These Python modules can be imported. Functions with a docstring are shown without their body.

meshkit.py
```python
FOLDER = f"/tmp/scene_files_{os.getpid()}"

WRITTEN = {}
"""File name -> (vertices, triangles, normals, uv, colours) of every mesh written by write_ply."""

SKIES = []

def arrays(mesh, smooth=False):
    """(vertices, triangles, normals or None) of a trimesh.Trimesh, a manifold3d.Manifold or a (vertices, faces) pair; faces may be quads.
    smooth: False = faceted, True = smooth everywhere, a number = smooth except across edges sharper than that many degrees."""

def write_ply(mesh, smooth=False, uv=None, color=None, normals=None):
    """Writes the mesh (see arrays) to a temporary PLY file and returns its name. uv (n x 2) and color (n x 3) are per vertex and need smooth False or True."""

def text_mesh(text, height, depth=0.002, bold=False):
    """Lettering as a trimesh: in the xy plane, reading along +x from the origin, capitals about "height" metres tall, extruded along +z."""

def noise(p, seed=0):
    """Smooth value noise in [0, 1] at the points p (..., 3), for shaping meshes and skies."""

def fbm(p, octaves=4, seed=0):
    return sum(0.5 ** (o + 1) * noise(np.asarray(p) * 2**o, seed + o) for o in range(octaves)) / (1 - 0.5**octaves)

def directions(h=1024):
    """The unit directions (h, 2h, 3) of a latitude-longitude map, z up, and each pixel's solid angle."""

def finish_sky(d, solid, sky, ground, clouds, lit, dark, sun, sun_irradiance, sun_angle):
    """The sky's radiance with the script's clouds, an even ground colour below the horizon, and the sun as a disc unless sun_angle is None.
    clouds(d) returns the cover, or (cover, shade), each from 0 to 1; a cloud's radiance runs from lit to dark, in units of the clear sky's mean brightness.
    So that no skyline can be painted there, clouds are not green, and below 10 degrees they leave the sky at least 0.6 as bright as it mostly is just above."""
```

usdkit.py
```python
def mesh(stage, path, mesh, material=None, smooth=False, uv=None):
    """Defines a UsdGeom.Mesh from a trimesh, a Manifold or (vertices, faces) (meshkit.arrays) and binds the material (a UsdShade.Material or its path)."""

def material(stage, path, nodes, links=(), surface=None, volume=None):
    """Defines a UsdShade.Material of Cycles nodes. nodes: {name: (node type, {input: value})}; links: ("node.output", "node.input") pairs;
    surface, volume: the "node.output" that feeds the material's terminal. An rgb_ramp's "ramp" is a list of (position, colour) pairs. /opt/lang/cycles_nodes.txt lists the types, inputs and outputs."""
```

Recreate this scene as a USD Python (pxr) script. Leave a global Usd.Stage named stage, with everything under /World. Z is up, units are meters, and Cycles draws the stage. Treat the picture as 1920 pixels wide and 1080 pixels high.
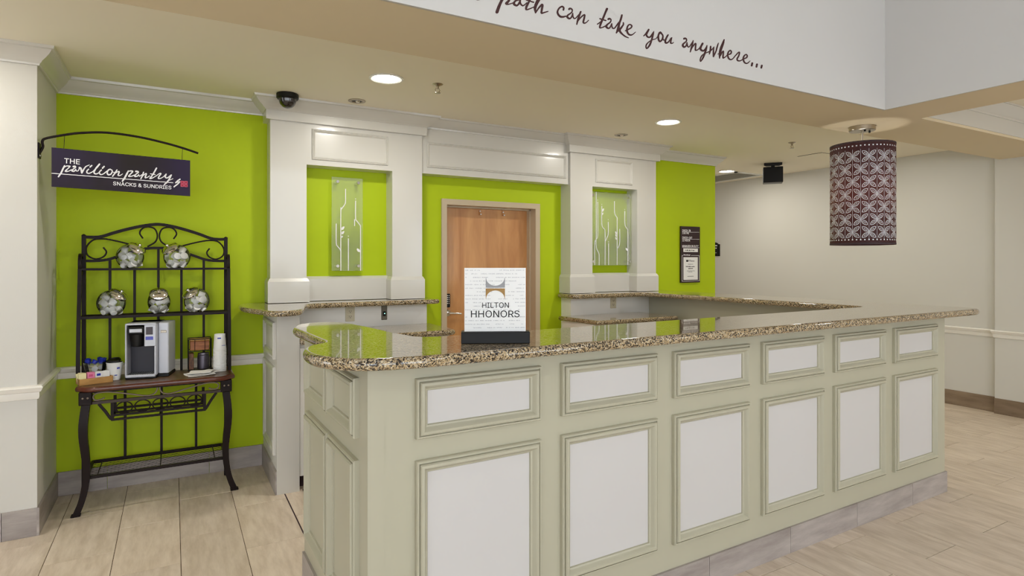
import math, random
import numpy as np, trimesh, shapely
from shapely.geometry import Polygon, box as sbox
from pxr import Usd, UsdGeom, UsdLux, UsdShade, Gf, Sdf, Vt
import usdkit, meshkit

random.seed(7); np.random.seed(7)
stage = Usd.Stage.CreateInMemory()
UsdGeom.SetStageUpAxis(stage, 'Z'); UsdGeom.SetStageMetersPerUnit(stage, 1.0)
UsdGeom.Xform.Define(stage, '/World'); UsdGeom.Scope.Define(stage, '/World/Looks')

# ------------------------------------------------------------------ camera, sky, lights, exposure
YAW = math.atan2(635, 1124)          # looking this far to the right of +Y
cam = UsdGeom.Camera.Define(stage, '/World/camera')
cam.CreateHorizontalApertureAttr(36.0); cam.CreateVerticalApertureAttr(20.25)
cam.CreateFocalLengthAttr(1124 / 1920 * 36.0)
cam.CreateVerticalApertureOffsetAttr(-50 / 1920 * 36.0)
cam.CreateClippingRangeAttr(Gf.Vec2f(0.05, 200))
cam.AddTranslateOp().Set(Gf.Vec3d(0, 0, 1.5)); cam.AddRotateZOp().Set(-math.degrees(YAW)); cam.AddRotateXOp().Set(90.0)
cam.CreateExposureAttr(EXPOSURE := 1.24)
SKY = 0.60            # daylight through the lobby windows behind the camera
CAN = 58.0          # recessed lamps
LOBBY = 9.6          # added, unseen lobby ceiling lamps

def lin(c):
    c = np.asarray(c, float) / 255
    return tuple(np.where(c <= .04045, c / 12.92, ((c + .055) / 1.055) ** 2.4))

dome = UsdLux.DomeLight.Define(stage, '/World/sky')
dome.CreateIntensityAttr(SKY); dome.CreateColorAttr(Gf.Vec3f(0.86, 0.93, 1.0))

def lamp(path, kind, pos, intensity, color, radius=None, size=None, rot=None):
    l = getattr(UsdLux, kind).Define(stage, path)
    if pos is not None: l.AddTranslateOp().Set(Gf.Vec3d(*pos))
    if rot: l.AddRotateXYZOp().Set(Gf.Vec3f(*rot))
    l.CreateIntensityAttr(intensity); l.CreateColorAttr(Gf.Vec3f(*color))
    if radius: l.CreateRadiusAttr(radius)
    if size: l.CreateWidthAttr(size[0]); l.CreateHeightAttr(size[1])
    return l
WARM = (1.0, 0.97, 0.90); NEUTRAL = (1.0, 0.99, 0.98)

# ------------------------------------------------------------------ helpers
_count = {}
def numbered(path):
    n = _count.get(path, 0); _count[path] = n + 1
    return path if n == 0 else f'{path}_{n:03d}'

FRAME = {}                                                   # prim path -> 4x4 local to world
def tag(p, label=None, cat=None, group=None, kind=None):
    for k, v in (('label', label), ('category', cat), ('group', group), ('kind', kind)):
        if v: p.SetCustomDataByKey(k, v)
    return p

def thing(name, label, cat=None, loc=(0, 0, 0), rotz=0.0, group=None, kind=None):
    path = numbered('/World/' + name)
    x = UsdGeom.Xform.Define(stage, path)
    x.AddTranslateOp().Set(Gf.Vec3d(*map(float, loc))); x.AddRotateZOp().Set(float(rotz))
    a = math.radians(rotz); M = np.eye(4); M[:2, :2] = [[math.cos(a), -math.sin(a)], [math.sin(a), math.cos(a)]]; M[:3, 3] = loc
    FRAME[path] = M
    return tag(x.GetPrim(), label, cat, group, kind)

def copy_of(src, loc, rot=(0, 0, 0), label=None, group=None):
    path = numbered('/World/' + src.GetName())
    x = UsdGeom.Xform.Define(stage, path)
    x.GetPrim().GetReferences().AddInternalReference(src.GetPath())
    api = UsdGeom.Xformable(x); api.ClearXformOpOrder()
    x.GetPrim().SetInstanceable(True)
    t = x.GetPrim().GetAttribute('xformOp:translate')
    x.AddTranslateOp(opSuffix='put').Set(Gf.Vec3d(*map(float, loc))); x.AddRotateXYZOp(opSuffix='turn').Set(Gf.Vec3f(*map(float, rot)))
    p = x.GetPrim(); was = src.GetCustomData()
    return tag(p, label or was.get('label'), was.get('category'), group or was.get('group'))

class MB:
    """Collects shapes that become one mesh."""
    def __init__(s): s.v, s.f, s.n = [], [], 0
    def add(s, v, f, M=None):
        v = np.asarray(v, float); f = np.asarray(f, int)
        if f.shape[1] == 4: f = np.vstack([f[:, [0, 1, 2]], f[:, [0, 2, 3]]])
        if M is not None: v = v @ M[:3, :3].T + M[:3, 3]
        s.v.append(v); s.f.append(f + s.n); s.n += len(v); return s
    def mesh(s, m, M=None): return s.add(m.vertices, m.faces, M)
    def box(s, x0, x1, y0, y1, z0, z1, c=0.0, M=None):
        if c <= 0:
            m = trimesh.creation.box(bounds=[[x0, y0, z0], [x1, y1, z1]]); return s.mesh(m, M)
        c = min(c, (x1 - x0) / 2.01, (y1 - y0) / 2.01, (z1 - z0) / 2.01)
        pts = []
        for x, a in ((x0, 1), (x1, -1)):
            for y, b in ((y0, 1), (y1, -1)):
                for z, d in ((z0, 1), (z1, -1)):
                    pts += [(x + a * c, y + b * c, z), (x + a * c, y, z + d * c), (x, y + b * c, z + d * c)]
        h = trimesh.convex.convex_hull(np.array(pts)); return s.mesh(h, M)
    def prism(s, poly, z0, z1, M=None):
        if not isinstance(poly, Polygon): poly = Polygon(poly)
        m = trimesh.creation.extrude_polygon(poly, z1 - z0, engine='earcut'); m.apply_translation([0, 0, z0]); return s.mesh(m, M)
    def tube(s, P, r, sides=8, closed=False, square=False, up=(0, 0, 1)):
        P = np.asarray(P, float); n = len(P); r = np.broadcast_to(r, (n,))
        T = np.gradient(P, axis=0) if not closed else (np.roll(P, -1, 0) - np.roll(P, 1, 0))
        T /= np.linalg.norm(T, axis=1, keepdims=True) + 1e-12
        up = np.asarray(up, float)
        A = np.cross(T, up); bad = np.linalg.norm(A, axis=1) < .15
        if bad.any():
            alt = np.array([0, 1.0, 0]) if abs(up[1]) < .9 else np.array([1.0, 0, 0])
            if bad.all(): A = np.cross(T, alt)
            else:
                good = np.where(~bad)[0]
                for i in np.where(bad)[0]: A[i] = A[good[np.argmin(abs(good - i))]]
        A -= (A * T).sum(1, keepdims=True) * T
        A /= np.linalg.norm(A, axis=1, keepdims=True)
        for i in range(1, n):
            if A[i] @ A[i - 1] < 0: A[i] *= -1
        B = np.cross(T, A)
        k = 4 if square else sides
        ang = (np.arange(k) + .5) * 2 * np.pi / k
        rr = r * (math.sqrt(2) if square else 1)
        v = P[:, None] + rr[:, None, None] * (np.cos(ang)[None, :, None] * A[:, None] + np.sin(ang)[None, :, None] * B[:, None])
        f = []
        for i in range(n if closed else n - 1):
            j = (i + 1) % n
            for q in range(k):
                w = (q + 1) % k; f += [(i * k + q, i * k + w, j * k + w), (i * k + q, j * k + w, j * k + q)]
        v = v.reshape(-1, 3)
        if not closed:
            c0 = len(v); v = np.vstack([v, P[0], P[-1]])
            for q in range(k):
                w = (q + 1) % k; f += [(c0, w, q), (c0 + 1, (n - 1) * k + q, (n - 1) * k + w)]
        return s.add(v, f)
    def lathe(s, prof, c=(0, 0, 0), n=32, M=None):
        prof = np.asarray(prof, float); a = np.arange(n) * 2 * np.pi / n
        v = np.stack([prof[:, None, 0] * np.cos(a), prof[:, None, 0] * np.sin(a), np.broadcast_to(prof[:, None, 1], (len(prof), n))], -1).reshape(-1, 3) + np.asarray(c)
        f = []
        for i in range(len(prof) - 1):
            for q in range(n):
                w = (q + 1) % n; f += [(i * n + q, i * n + w, (i + 1) * n + w), (i * n + q, (i + 1) * n + w, (i + 1) * n + q)]
        m = trimesh.Trimesh(v, f, process=False); m.update_faces(m.area_faces > 1e-12)
        return s.add(m.vertices, m.faces, M)
    def mould(s, path, prof, side=1, closed=False, cap=True):
        """Mitred moulding: path in plan, prof = (offset, z) points, side +1 = left of the path."""
        P = np.asarray(path, float); n = len(P)
        d = np.diff(np.vstack([P, P[:1]]) if closed else P, axis=0); d /= np.linalg.norm(d, axis=1, keepdims=True)
        N = np.stack([-d[:, 1], d[:, 0]], 1) * side
        V = []
        for i in range(n):
            if closed: a, b = N[i - 1], N[i]
            else: a, b = N[max(i - 1, 0)], N[min(i, len(N) - 1)]
            m = (a + b) / (1 + a @ b)
            V.append([(P[i, 0] + m[0] * o, P[i, 1] + m[1] * o, z) for o, z in prof])
        k = len(prof); v = np.array(V).reshape(-1, 3); f = []
        for i in range(n if closed else n - 1):
            j = (i + 1) % n
            for q in range(k - 1): f += [(i * k + q, j * k + q, j * k + q + 1), (i * k + q, j * k + q + 1, i * k + q + 1)]
        s.add(v, f)
        if cap and not closed:
            pp = Polygon(prof)
            if pp.is_valid and pp.area > 1e-9:
                pv, pf = trimesh.creation.triangulate_polygon(pp, engine='earcut')
                for i, a in ((0, N[0]), (n - 1, N[-1])):
                    s.add([(P[i, 0] + a[0] * o, P[i, 1] + a[1] * o, z) for o, z in pv], pf)
        return s
    def frame(s, put, rect, prof):
        """Picture-frame moulding: put(s, z, h) -> point; rect s0,s1,z0,z1; prof = (inset, height)."""
        s0, s1, z0, z1 = rect; k = len(prof); v = []
        for cx, cz, a, b in ((s0, z0, 1, 1), (s1, z0, -1, 1), (s1, z1, -1, -1), (s0, z1, 1, -1)):
            v += [put(cx + a * i, cz + b * i, h) for i, h in prof]
        f = []
        for i in range(4):
            j = (i + 1) % 4
            for q in range(k - 1): f += [(i * k + q, j * k + q, j * k + q + 1), (i * k + q, j * k + q + 1, i * k + q + 1)]
        return s.add(v, f)
    def slab(s, outline, z0, z1, r):
        """A slab with a rounded edge: dense outline (counter-clockwise), bullnose radius r in height (z1-z0)."""
        P = np.asarray(outline, float); n = len(P)
        t = np.roll(P, -1, 0) - np.roll(P, 1, 0); t /= np.linalg.norm(t, axis=1, keepdims=True)
        N = np.stack([t[:, 1], -t[:, 0]], 1)
        h = (z1 - z0) / 2; zm = (z0 + z1) / 2; rings = []
        for a in np.linspace(-90, 90, 11):
            e = math.radians(a); rings.append(np.column_stack([P - N * r * (1 - math.cos(e)), np.full(n, zm + h * math.sin(e))]))
        v = np.vstack(rings); f = []
        for i in range(len(rings) - 1):
            for q in range(n):
                w = (q + 1) % n; f += [(i * n + q, i * n + w, (i + 1) * n + w), (i * n + q, (i + 1) * n + w, (i + 1) * n + q)]
        s.add(v, f)
        for ring, up in ((rings[0], -1), (rings[-1], 1)):
            pv, pf = trimesh.creation.triangulate_polygon(Polygon(ring[:, :2]).buffer(0), engine='earcut')
            s.add(np.column_stack([pv, np.full(len(pv), ring[0, 2])]), pf if up > 0 else np.asarray(pf)[:, ::-1])
        return s
    def text(s, text, height, org, xd, up, bold=False, align='l', width=None, depth=.0006):
        m = meshkit.text_mesh(text, height, depth, bold); v = np.array(m.vertices); w = v[:, 0].max() - v[:, 0].min()
        v[:, 0] -= v[:, 0].min()
        k = 1.0 if width is None else width / w; v[:, 0] *= k; w *= k
        v[:, 0] -= {'l': 0, 'c': w / 2, 'r': w}[align]
        xd, up = np.asarray(xd, float), np.asarray(up, float); nz = np.cross(xd, up)
        return s.add(np.asarray(org) + v[:, :1] * xd + v[:, 1:2] * up + v[:, 2:] * nz, m.faces)

def obj(name, mb, mat, parent=None, smooth=30, local=False, label=None, kind=None):
    """One Mesh prim. Points are world points unless local; under a thing they are turned into the thing's own space."""
    base = '/World' if parent is None else str(parent.GetPath())
    path = numbered(base + '/' + name)
    v = np.vstack(mb.v); f = np.vstack(mb.f)
    root = '/'.join(base.split('/')[:3])
    if not local and root in FRAME:
        Mi = np.linalg.inv(FRAME[root]); v = v @ Mi[:3, :3].T + Mi[:3, 3]
    usdkit.mesh(stage, path, trimesh.Trimesh(v, f, process=False), mat, smooth=smooth)
    return tag(stage.GetPrimAtPath(path), label, kind=kind)

def struct(name, mb, mat, label, smooth=30):
    p = obj(name, mb, mat, None, smooth); return tag(p, label, kind='structure')

def spline(P, n=8, closed=False):
    P = np.asarray(P, float)
    Q = np.vstack([P[-1:], P, P[:2]]) if closed else np.vstack([2 * P[:1] - P[1:2], P, 2 * P[-1:] - P[-2:-1]])
    out = []
    for i in range(1, len(Q) - 2):
        a, b, c, d = Q[i - 1], Q[i], Q[i + 1], Q[i + 2]
        for t in np.linspace(0, 1, n, endpoint=False):
            out.append(.5 * (2 * b + (c - a) * t + (2 * a - 5 * b + 4 * c - d) * t * t + (3 * b - a - 3 * c + d) * t ** 3))
    if not closed: out.append(P[-1])
    return np.array(out)

def dense(P, step=.05):
    """Corner-free resampling of a closed outline given by (x, y, corner radius)."""
    out = []; n = len(P)
    for i in range(n):
        p0, p, p1 = (np.array(P[j % n][:2], float) for j in (i - 1, i, i + 1)); r = P[i][2] if len(P[i]) > 2 else 0.0
        if r <= 0: out.append(p); continue
        a, b = p0 - p, p1 - p; la, lb = np.linalg.norm(a), np.linalg.norm(b); a, b = a / la, b / lb
        th = math.acos(np.clip(a @ b, -1, 1)); d = min(r / math.tan(th / 2), la * .48, lb * .48)
        q0, q1 = p + a * d, p + b * d
        for t in np.linspace(0, 1, 9): out.append((1 - t) ** 2 * q0 + 2 * t * (1 - t) * p + t * t * q1)
    return np.array(out)

# ------------------------------------------------------------------ materials
LOOK = '/World/Looks/'
def plain(name, c, rough=.5, metal=0.0, coat=0.0, spec=.5, bump=None, emit=None):
    nodes = {'p': ('principled_bsdf', {'base_color': lin(c), 'roughness': rough, 'metallic': metal, 'coat_weight': coat, 'coat_roughness': .08, 'specular_ior_level': spec})}
    links = []
    if emit: nodes['p'][1].update(emission_color=lin(emit[0]), emission_strength=emit[1])
    if bump:
        nodes.update(g=('geometry', {}), n=('noise_texture', {'scale': bump[0], 'detail': 3.0}), b=('bump', {'strength': bump[1], 'distance': .002}))
        links += [('g.position', 'n.vector'), ('n.fac', 'b.height'), ('b.normal', 'p.normal')]
    return usdkit.material(stage, LOOK + name, nodes, links, surface='p.BSDF')

def mottled(name, c1, c2, scale=(4, 4, 4), rough=.5, detail=4.0, rnd=0.0, coat=0.0, bump=0.0, lo=.35, hi=.65, distortion=0.0):
    """Two tones mixed by stretched noise; rnd varies the tone from object to object."""
    nodes = {'g': ('geometry', {}), 'm': ('mapping', {'scale': scale}), 'n': ('noise_texture', {'scale': 1.0, 'detail': detail, 'roughness': .6, 'distortion': distortion}),
             'r': ('rgb_ramp', {'ramp': [(lo, lin(c1)), (hi, lin(c2))]}), 'p': ('principled_bsdf', {'roughness': rough, 'coat_weight': coat, 'coat_roughness': .1})}
    links = [('g.position', 'm.vector'), ('n.fac', 'r.fac')]
    if rnd:
        nodes.update(o=('object_info', {}), s=('vector_math', {'math_type': 'scale', 'vector1': (37.0, 53.0, 29.0)}), a=('vector_math', {'math_type': 'add'}),
                     q=('map_range', {'from_min': 0.0, 'from_max': 1.0, 'to_min': 1 - rnd, 'to_max': 1 + rnd}), h=('hsv', {}))
        links += [('o.random', 's.scale'), ('m.vector', 'a.vector1'), ('s.vector', 'a.vector2'), ('a.vector', 'n.vector'), ('o.random', 'q.value'), ('q.result', 'h.value'), ('r.color', 'h.color'), ('h.color', 'p.base_color')]
    else:
        links += [('m.vector', 'n.vector'), ('r.color', 'p.base_color')]
    if bump:
        nodes['b'] = ('bump', {'strength': bump, 'distance': .002}); links += [('n.fac', 'b.height'), ('b.normal', 'p.normal')]
    return usdkit.material(stage, LOOK + name, nodes, links, surface='p.BSDF')

def granite(name, base, dark, light, scale):
    """Polished granite: coarse grains in four tones, fine dark flecks, mirror-like polish."""
    g = lambda k: [(a * (1 - k) + b * k) for a, b in zip(base, dark)]
    nodes = {'g': ('geometry', {}), 'v': ('voronoi_texture', {'scale': scale, 'randomness': 1.0}), 'sc': ('separate_color', {}),
             'r1': ('rgb_ramp', {'ramp': [(0, lin(dark)), (.17, lin(dark)), (.18, lin(g(.55))), (.33, lin(g(.4))), (.34, lin(base)), (.62, lin(base)), (.63, lin(g(-.12))), (.8, lin(g(-.12))), (.81, lin(light)), (1, lin(light))]}),
             'v2': ('voronoi_texture', {'scale': scale * 2.3, 'randomness': 1.0}), 'sc2': ('separate_color', {}), 'r2': ('rgb_ramp', {'ramp': [(0, (0, 0, 0)), (.80, (0, 0, 0)), (.82, (1, 1, 1)), (1, (1, 1, 1))]}),
             'bw': ('rgb_to_bw', {}), 'x': ('mix', {'color2': lin(g(.8))}), 'p': ('principled_bsdf', {'roughness': .07, 'ior': 1.55, 'coat_weight': .5, 'coat_roughness': .02})}
    links = [('g.position', 'v.vector'), ('v.color', 'sc.color'), ('sc.r', 'r1.fac'), ('g.position', 'v2.vector'), ('v2.color', 'sc2.color'), ('sc2.r', 'r2.fac'), ('r2.color', 'bw.color'), ('bw.val', 'x.fac'), ('r1.color', 'x.color1'), ('x.color', 'p.base_color')]
    return usdkit.material(stage, LOOK + name, nodes, links, surface='p.BSDF')

def thin_glass(name, haze, tint=(1, 1, 1), ior=1.45, rough=.02):
    nodes = {'t': ('transparent_bsdf', {'color': tint}), 'd': ('diffuse_bsdf', {'color': (.85, .88, .84)}), 'gl': ('glossy_bsdf', {'color': (1, 1, 1), 'roughness': rough}),
             'fr': ('fresnel', {'IOR': ior}), 'm1': ('mix_closure', {'fac': haze}), 'm2': ('mix_closure', {})}
    links = [('t.BSDF', 'm1.closure1'), ('d.BSDF', 'm1.closure2'), ('m1.closure', 'm2.closure1'), ('gl.BSDF', 'm2.closure2'), ('fr.fac', 'm2.fac')]
    return usdkit.material(stage, LOOK + name, nodes, links, surface='m2.closure')

M_WALL = plain('cream_wall', (215, 212, 204), .55, bump=(220, .12))
M_LOBBY = plain('white_wall', (208, 206, 203), .55, bump=(220, .12))
M_CEIL = plain('cream_ceiling', (244, 236, 216), .8, bump=(260, .15))
M_BEAM = plain('shaded_beam_paint', (222, 206, 174), .8, bump=(260, .15))  # ceiling paint darkened to tan, standing in for shade on the soffit
M_GREEN = plain('green_wall', (178, 199, 14), .55, spec=.25, bump=(220, .12))
M_TRIM = plain('white_trim_paint', (213, 210, 202), .3, coat=.4)
M_DESK = plain('desk_beige_paint', (186, 182, 160), .42)
M_PANEL = plain('desk_white_panel', (209, 206, 204), .5)
M_CAB = plain('white_laminate', (236, 232, 224), .35)
M_FRAME = plain('door_frame_paint', (196, 178, 150), .4)
M_GRANITE = granite('granite', (172, 150, 114), (26, 19, 13), (202, 188, 160), 200.0)
M_TILE = mottled('floor_tile', (194, 175, 152), (236, 221, 203), (24, 4.5, 1), .42, 8.0, rnd=.06, bump=.06, lo=.22, hi=.78)
M_BASE = mottled('base_tile', (146, 136, 131), (186, 177, 171), (3, 3, 16), .45, 6.0, rnd=.06, lo=.3, hi=.7)
M_BASE_BROWN = mottled('brown_base_tile', (120, 100, 80), (152, 132, 110), (16, 3, 16), .45, 6.0, rnd=.06, lo=.3, hi=.7)
M_RAILPAINT = plain('highlit_rail_paint', (238, 234, 225), .28, coat=.4)  # trim paint lightened to stand in for highlights on the rails
M_GROUT = plain('grout', (96, 80, 60), .9)
M_WOODDOOR = mottled('maple_door', (182, 122, 68), (216, 160, 102), (7, 7, 1.1), .35, 5.0, coat=.2, lo=.3, hi=.7, distortion=.6)
M_MAHOG = mottled('mahogany', (74, 30, 16), (112, 50, 28), (2.5, 30, 30), .28, 4.0, coat=.5)
M_IRON = plain('bronze_iron', (30, 20, 20), .5, spec=.2)
M_BLACK = plain('black_plastic', (10, 9, 10), .4, spec=.35)
M_SATIN = plain('satin_black', (10, 9, 9), .45, spec=.3)
M_CHROME = plain('chrome', (226, 224, 220), .12, metal=1.0)
M_NICKEL = plain('brushed_nickel', (178, 168, 152), .3, metal=1.0)
M_SILVER = plain('silver_plastic', (196, 198, 206), .35, metal=.25)
M_WHITE = plain('white_plastic', (236, 236, 234), .4)
M_PAPER = plain('paper', (240, 238, 234), .8)
M_IVORY = plain('ivory_plastic', (214, 204, 176), .4)
M_SIGNPURPLE = mottled('sign_plum', (24, 10, 13), (36, 20, 58), (3, 3, 1), .7, 2.0)
M_SIGNBROWN = plain('sign_maroon', (40, 13, 19), .4)
M_LETTER = plain('white_lettering', (240, 238, 240), .5)
M_INK = plain('maroon_vinyl', (58, 16, 16), .5)
M_PRINT = plain('black_print', (24, 22, 24), .6)
M_GREYPRINT = plain('grey_print', (196, 196, 198), .7)
M_GLASS = thin_glass('clear_glass', .03)
M_ACRYL = thin_glass('acrylic', .085)
M_GOLD = plain('gold_print', (158, 120, 58), .5)
M_SILVERPRINT = plain('silver_print', (150, 150, 152), .5)
M_RED = plain('red_print', (176, 24, 60), .5)
M_PINK = plain('pink_paper', (232, 136, 170), .7)
M_BLUE = plain('blue_wrap', (30, 48, 170), .4)
M_YELLOW = plain('cream_yellow_paper', (240, 230, 176), .7)
M_KRAFT = mottled('oak_box', (170, 122, 60), (196, 148, 82), (3, 30, 30), .5)
M_LENS = usdkit.material(stage, LOOK + 'lamp_lens', {'e': ('emission', {'color': (1.0, .93, .8), 'strength': 22.0})}, [], surface='e.emission')
M_PEWTER = plain('pewter_scroll', (128, 114, 98), .45, metal=.3)
M_RAIL = plain('apron_iron', (70, 58, 50), .5, spec=.3)
M_INSET = mottled('inset_top', (84, 62, 44), (112, 86, 62), (30, 4, 1), .35, 5.0)
M_MATT = plain('dark_shade', (58, 36, 40), .7)

# ------------------------------------------------------------------ the room
H = 2.67; YB = 4.76; YP = 4.60; XR = 7.12; XL = -0.65; YL = 4.14; BEAM = 2.50; Y0, Y1 = 2.245, 2.77; XV0, XV1 = 4.10, 4.55; TRAY = 2.74; LOB = 4.3
# floor: porcelain planks 0.297 x 0.60, laid along Y with a half stagger
floor = thing('floor', 'beige wood-look porcelain plank tile floor', 'floor', kind='structure')
obj('grout_bed', MB().box(-5, XR + .1, -5, 7.3, -.1, -.003), M_GROUT, floor)
PW, PL, G = .2972, .6, .0015
def tile_box(mb, i, j, dz=0.0):
    x0, y0 = .033 + i * PW, 1.606 + j * PL + (0 if i % 2 else .3)
    c = .0012
    v = [(x0 + G, y0 + G, -.003), (x0 + PW - G, y0 + G, -.003), (x0 + PW - G, y0 + PL - G, -.003), (x0 + G, y0 + PL - G, -.003)]
    v += [(a, b, dz - c) for a, b, _ in v] + [(a + (c if a < x0 + PW / 2 else -c), b + (c if b < y0 + PL / 2 else -c), dz) for a, b, _ in v]
    f = [(8, 9, 10, 11)] + [(k + l, (k + 1) % 4 + l, (k + 1) % 4 + l + 4, k + l + 4) for l in (0, 4) for k in range(4)]
    mb.add(v, f)
rest = MB(); near = []
rng = random.Random(3)
for i in range(-17, 24):
    for j in range(-11, 10):
        x0, y0 = .033 + i * PW, 1.606 + j * PL + (0 if i % 2 else .3)
        if x0 > XR + .1 or x0 < -5.2 or y0 > 7.2: continue
        vis = (x0 > -1.35 and x0 < .95 and y0 > 2.6 and y0 < 4.75) or (x0 > 2.1 and y0 > .7 and y0 < (2.0 if x0 < 4.4 else 4.6) and x0 > 2.1 + (1.7 - y0) * .9)
        if vis: near.append((i, j))
        else: tile_box(rest, i, j)
for i, j in near:
    mb = MB(); tile_box(mb, i, j, rng.uniform(-.0006, .0006)); obj('plank_tile', mb, M_TILE, floor, smooth=False)
obj('tile_field', rest, M_TILE, floor, smooth=False, kind='stuff')
obj('expansion_joint', MB().box(.622, .629, 2.2, 4.09, -.002, .0008), M_MATT, floor)

# ceiling, dropped beams, raised tray, high lobby void
ceil = thing('ceiling', 'cream plaster ceiling with dropped beams, raised tray and high lobby void', 'ceiling', kind='structure')
obj('back_ceiling', MB().box(-5, XR + .1, Y1 - .02, 7.3, H, H + .1), M_CEIL, ceil)
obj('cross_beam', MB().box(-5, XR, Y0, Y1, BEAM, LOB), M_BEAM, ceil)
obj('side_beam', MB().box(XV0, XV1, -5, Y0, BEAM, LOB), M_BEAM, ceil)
obj('tray_ceiling', MB().box(XV1, XR, -5, Y0 + .03, TRAY, TRAY + .1), M_CEIL, ceil)
mb = MB().mould([(XR, Y0), (XV1, Y0), (XV1, -5)], [(0, TRAY - .10), (.012, TRAY - .10), (.014, TRAY - .085), (.03, TRAY - .075), (.06, TRAY - .035), (.075, TRAY - .012), (.085, TRAY - .01), (.085, TRAY)], side=1)
mb.mould([(XR, Y0), (XV1, Y0), (XV1, -5)], [(0, BEAM + .02), (.006, BEAM + .02), (.006, TRAY - .1)], side=1)
obj('tray_crown', mb, M_TRIM, ceil)
obj('lobby_ceiling', MB().box(-5, XV0, -5, Y0, LOB, LOB + .1), M_LOBBY, ceil)

# walls
wl = thing('wall_lobby', 'tall off-white upper wall of the lobby void over the front desk', 'wall', kind='structure')
obj('front_face', MB().box(-5, XV0, Y0 - .012, Y0 + .002, BEAM, LOB), M_LOBBY, wl)
obj('side_face', MB().box(XV0 - .012, XV0 + .002, -5, Y0 - .012, BEAM, LOB), M_LOBBY, wl)
struct('wall_left', MB().box(-5, XL, YL, 7.3, 0, H + .05), M_WALL, 'cream wall at the left with a projecting corner')
wr = thing('wall_right', 'long cream wall at the right with a projecting pier', 'wall', kind='structure')
obj('wall_face', MB().box(XR, XR + .15, 2.7, 7.3, 0, H + .05), M_WALL, wr)
obj('wall_pier', MB().box(XR - .055, XR + .15, -5, 2.81, 0, TRAY + .05), M_WALL, wr)
wb = thing('wall_back', 'lime green back wall behind the front desk', 'wall', kind='structure')
DX0, DX1, DZ = 2.02, 2.95, 2.005
mb = MB().box(XL - .05, DX0, YB, YB + .17, 0, H + .05).box(DX1, 5.32, YB, YB + .17, 0, H + .05).box(DX0, DX1, YB, YB + .17, DZ, H + .05)
obj('wall_face', mb, M_GREEN, wb)
obj('corridor_side', MB().box(5.17, 5.3195, YB + .17, 7.3, 0, H + .05), M_WALL, wb)
obj('corridor_end', MB().box(5.17, XR + .15, 7.2, 7.3, 0, H + .05), M_WALL, wb)
obj('backing', MB().box(XL, 5.2, YB + .3, YB + .34, 0, H), M_WALL, wb)
# lobby walls behind the camera, with windows
wv = thing('wall_front', 'off-white lobby wall with tall windows behind the viewer', 'wall', kind='structure')
mb = MB(); xs = [-5, -4.2, -2.2, -1.6, .4, 1.0, 3.0, 5.0, 6.6, XR + .1]
for k in range(len(xs) - 1):
    if k % 2 == 0: mb.box(xs[k], xs[k + 1], -5.2, -5, 0, LOB)
    else: mb.box(xs[k], xs[k + 1], -5.2, -5, 0, .4).box(xs[k], xs[k + 1], -5.2, -5, 2.5 if k > 5 else 3.6, LOB)
obj('wall_face', mb, M_LOBBY, wv)
mb = MB()
for a, b, z in ((-5.2, -4.4, 0), (-4.4, -1.9, 1), (-1.9, -1.3, 0), (-1.3, 1.2, 0), (1.2, 2.75, 0), (2.75, 4.05, 1), (4.05, 4.2, 0)):  # unseen side windows, added to let in cool fill light
    if z: mb.box(-5.2, -5, a, b, 0, .3).box(-5.2, -5, a, b, 2.4, LOB)
    else: mb.box(-5.2, -5, a, b, 0, LOB)
struct('wall_side', mb, M_LOBBY, 'off-white lobby wall with windows added for fill light at the far left behind the viewer')

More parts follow.
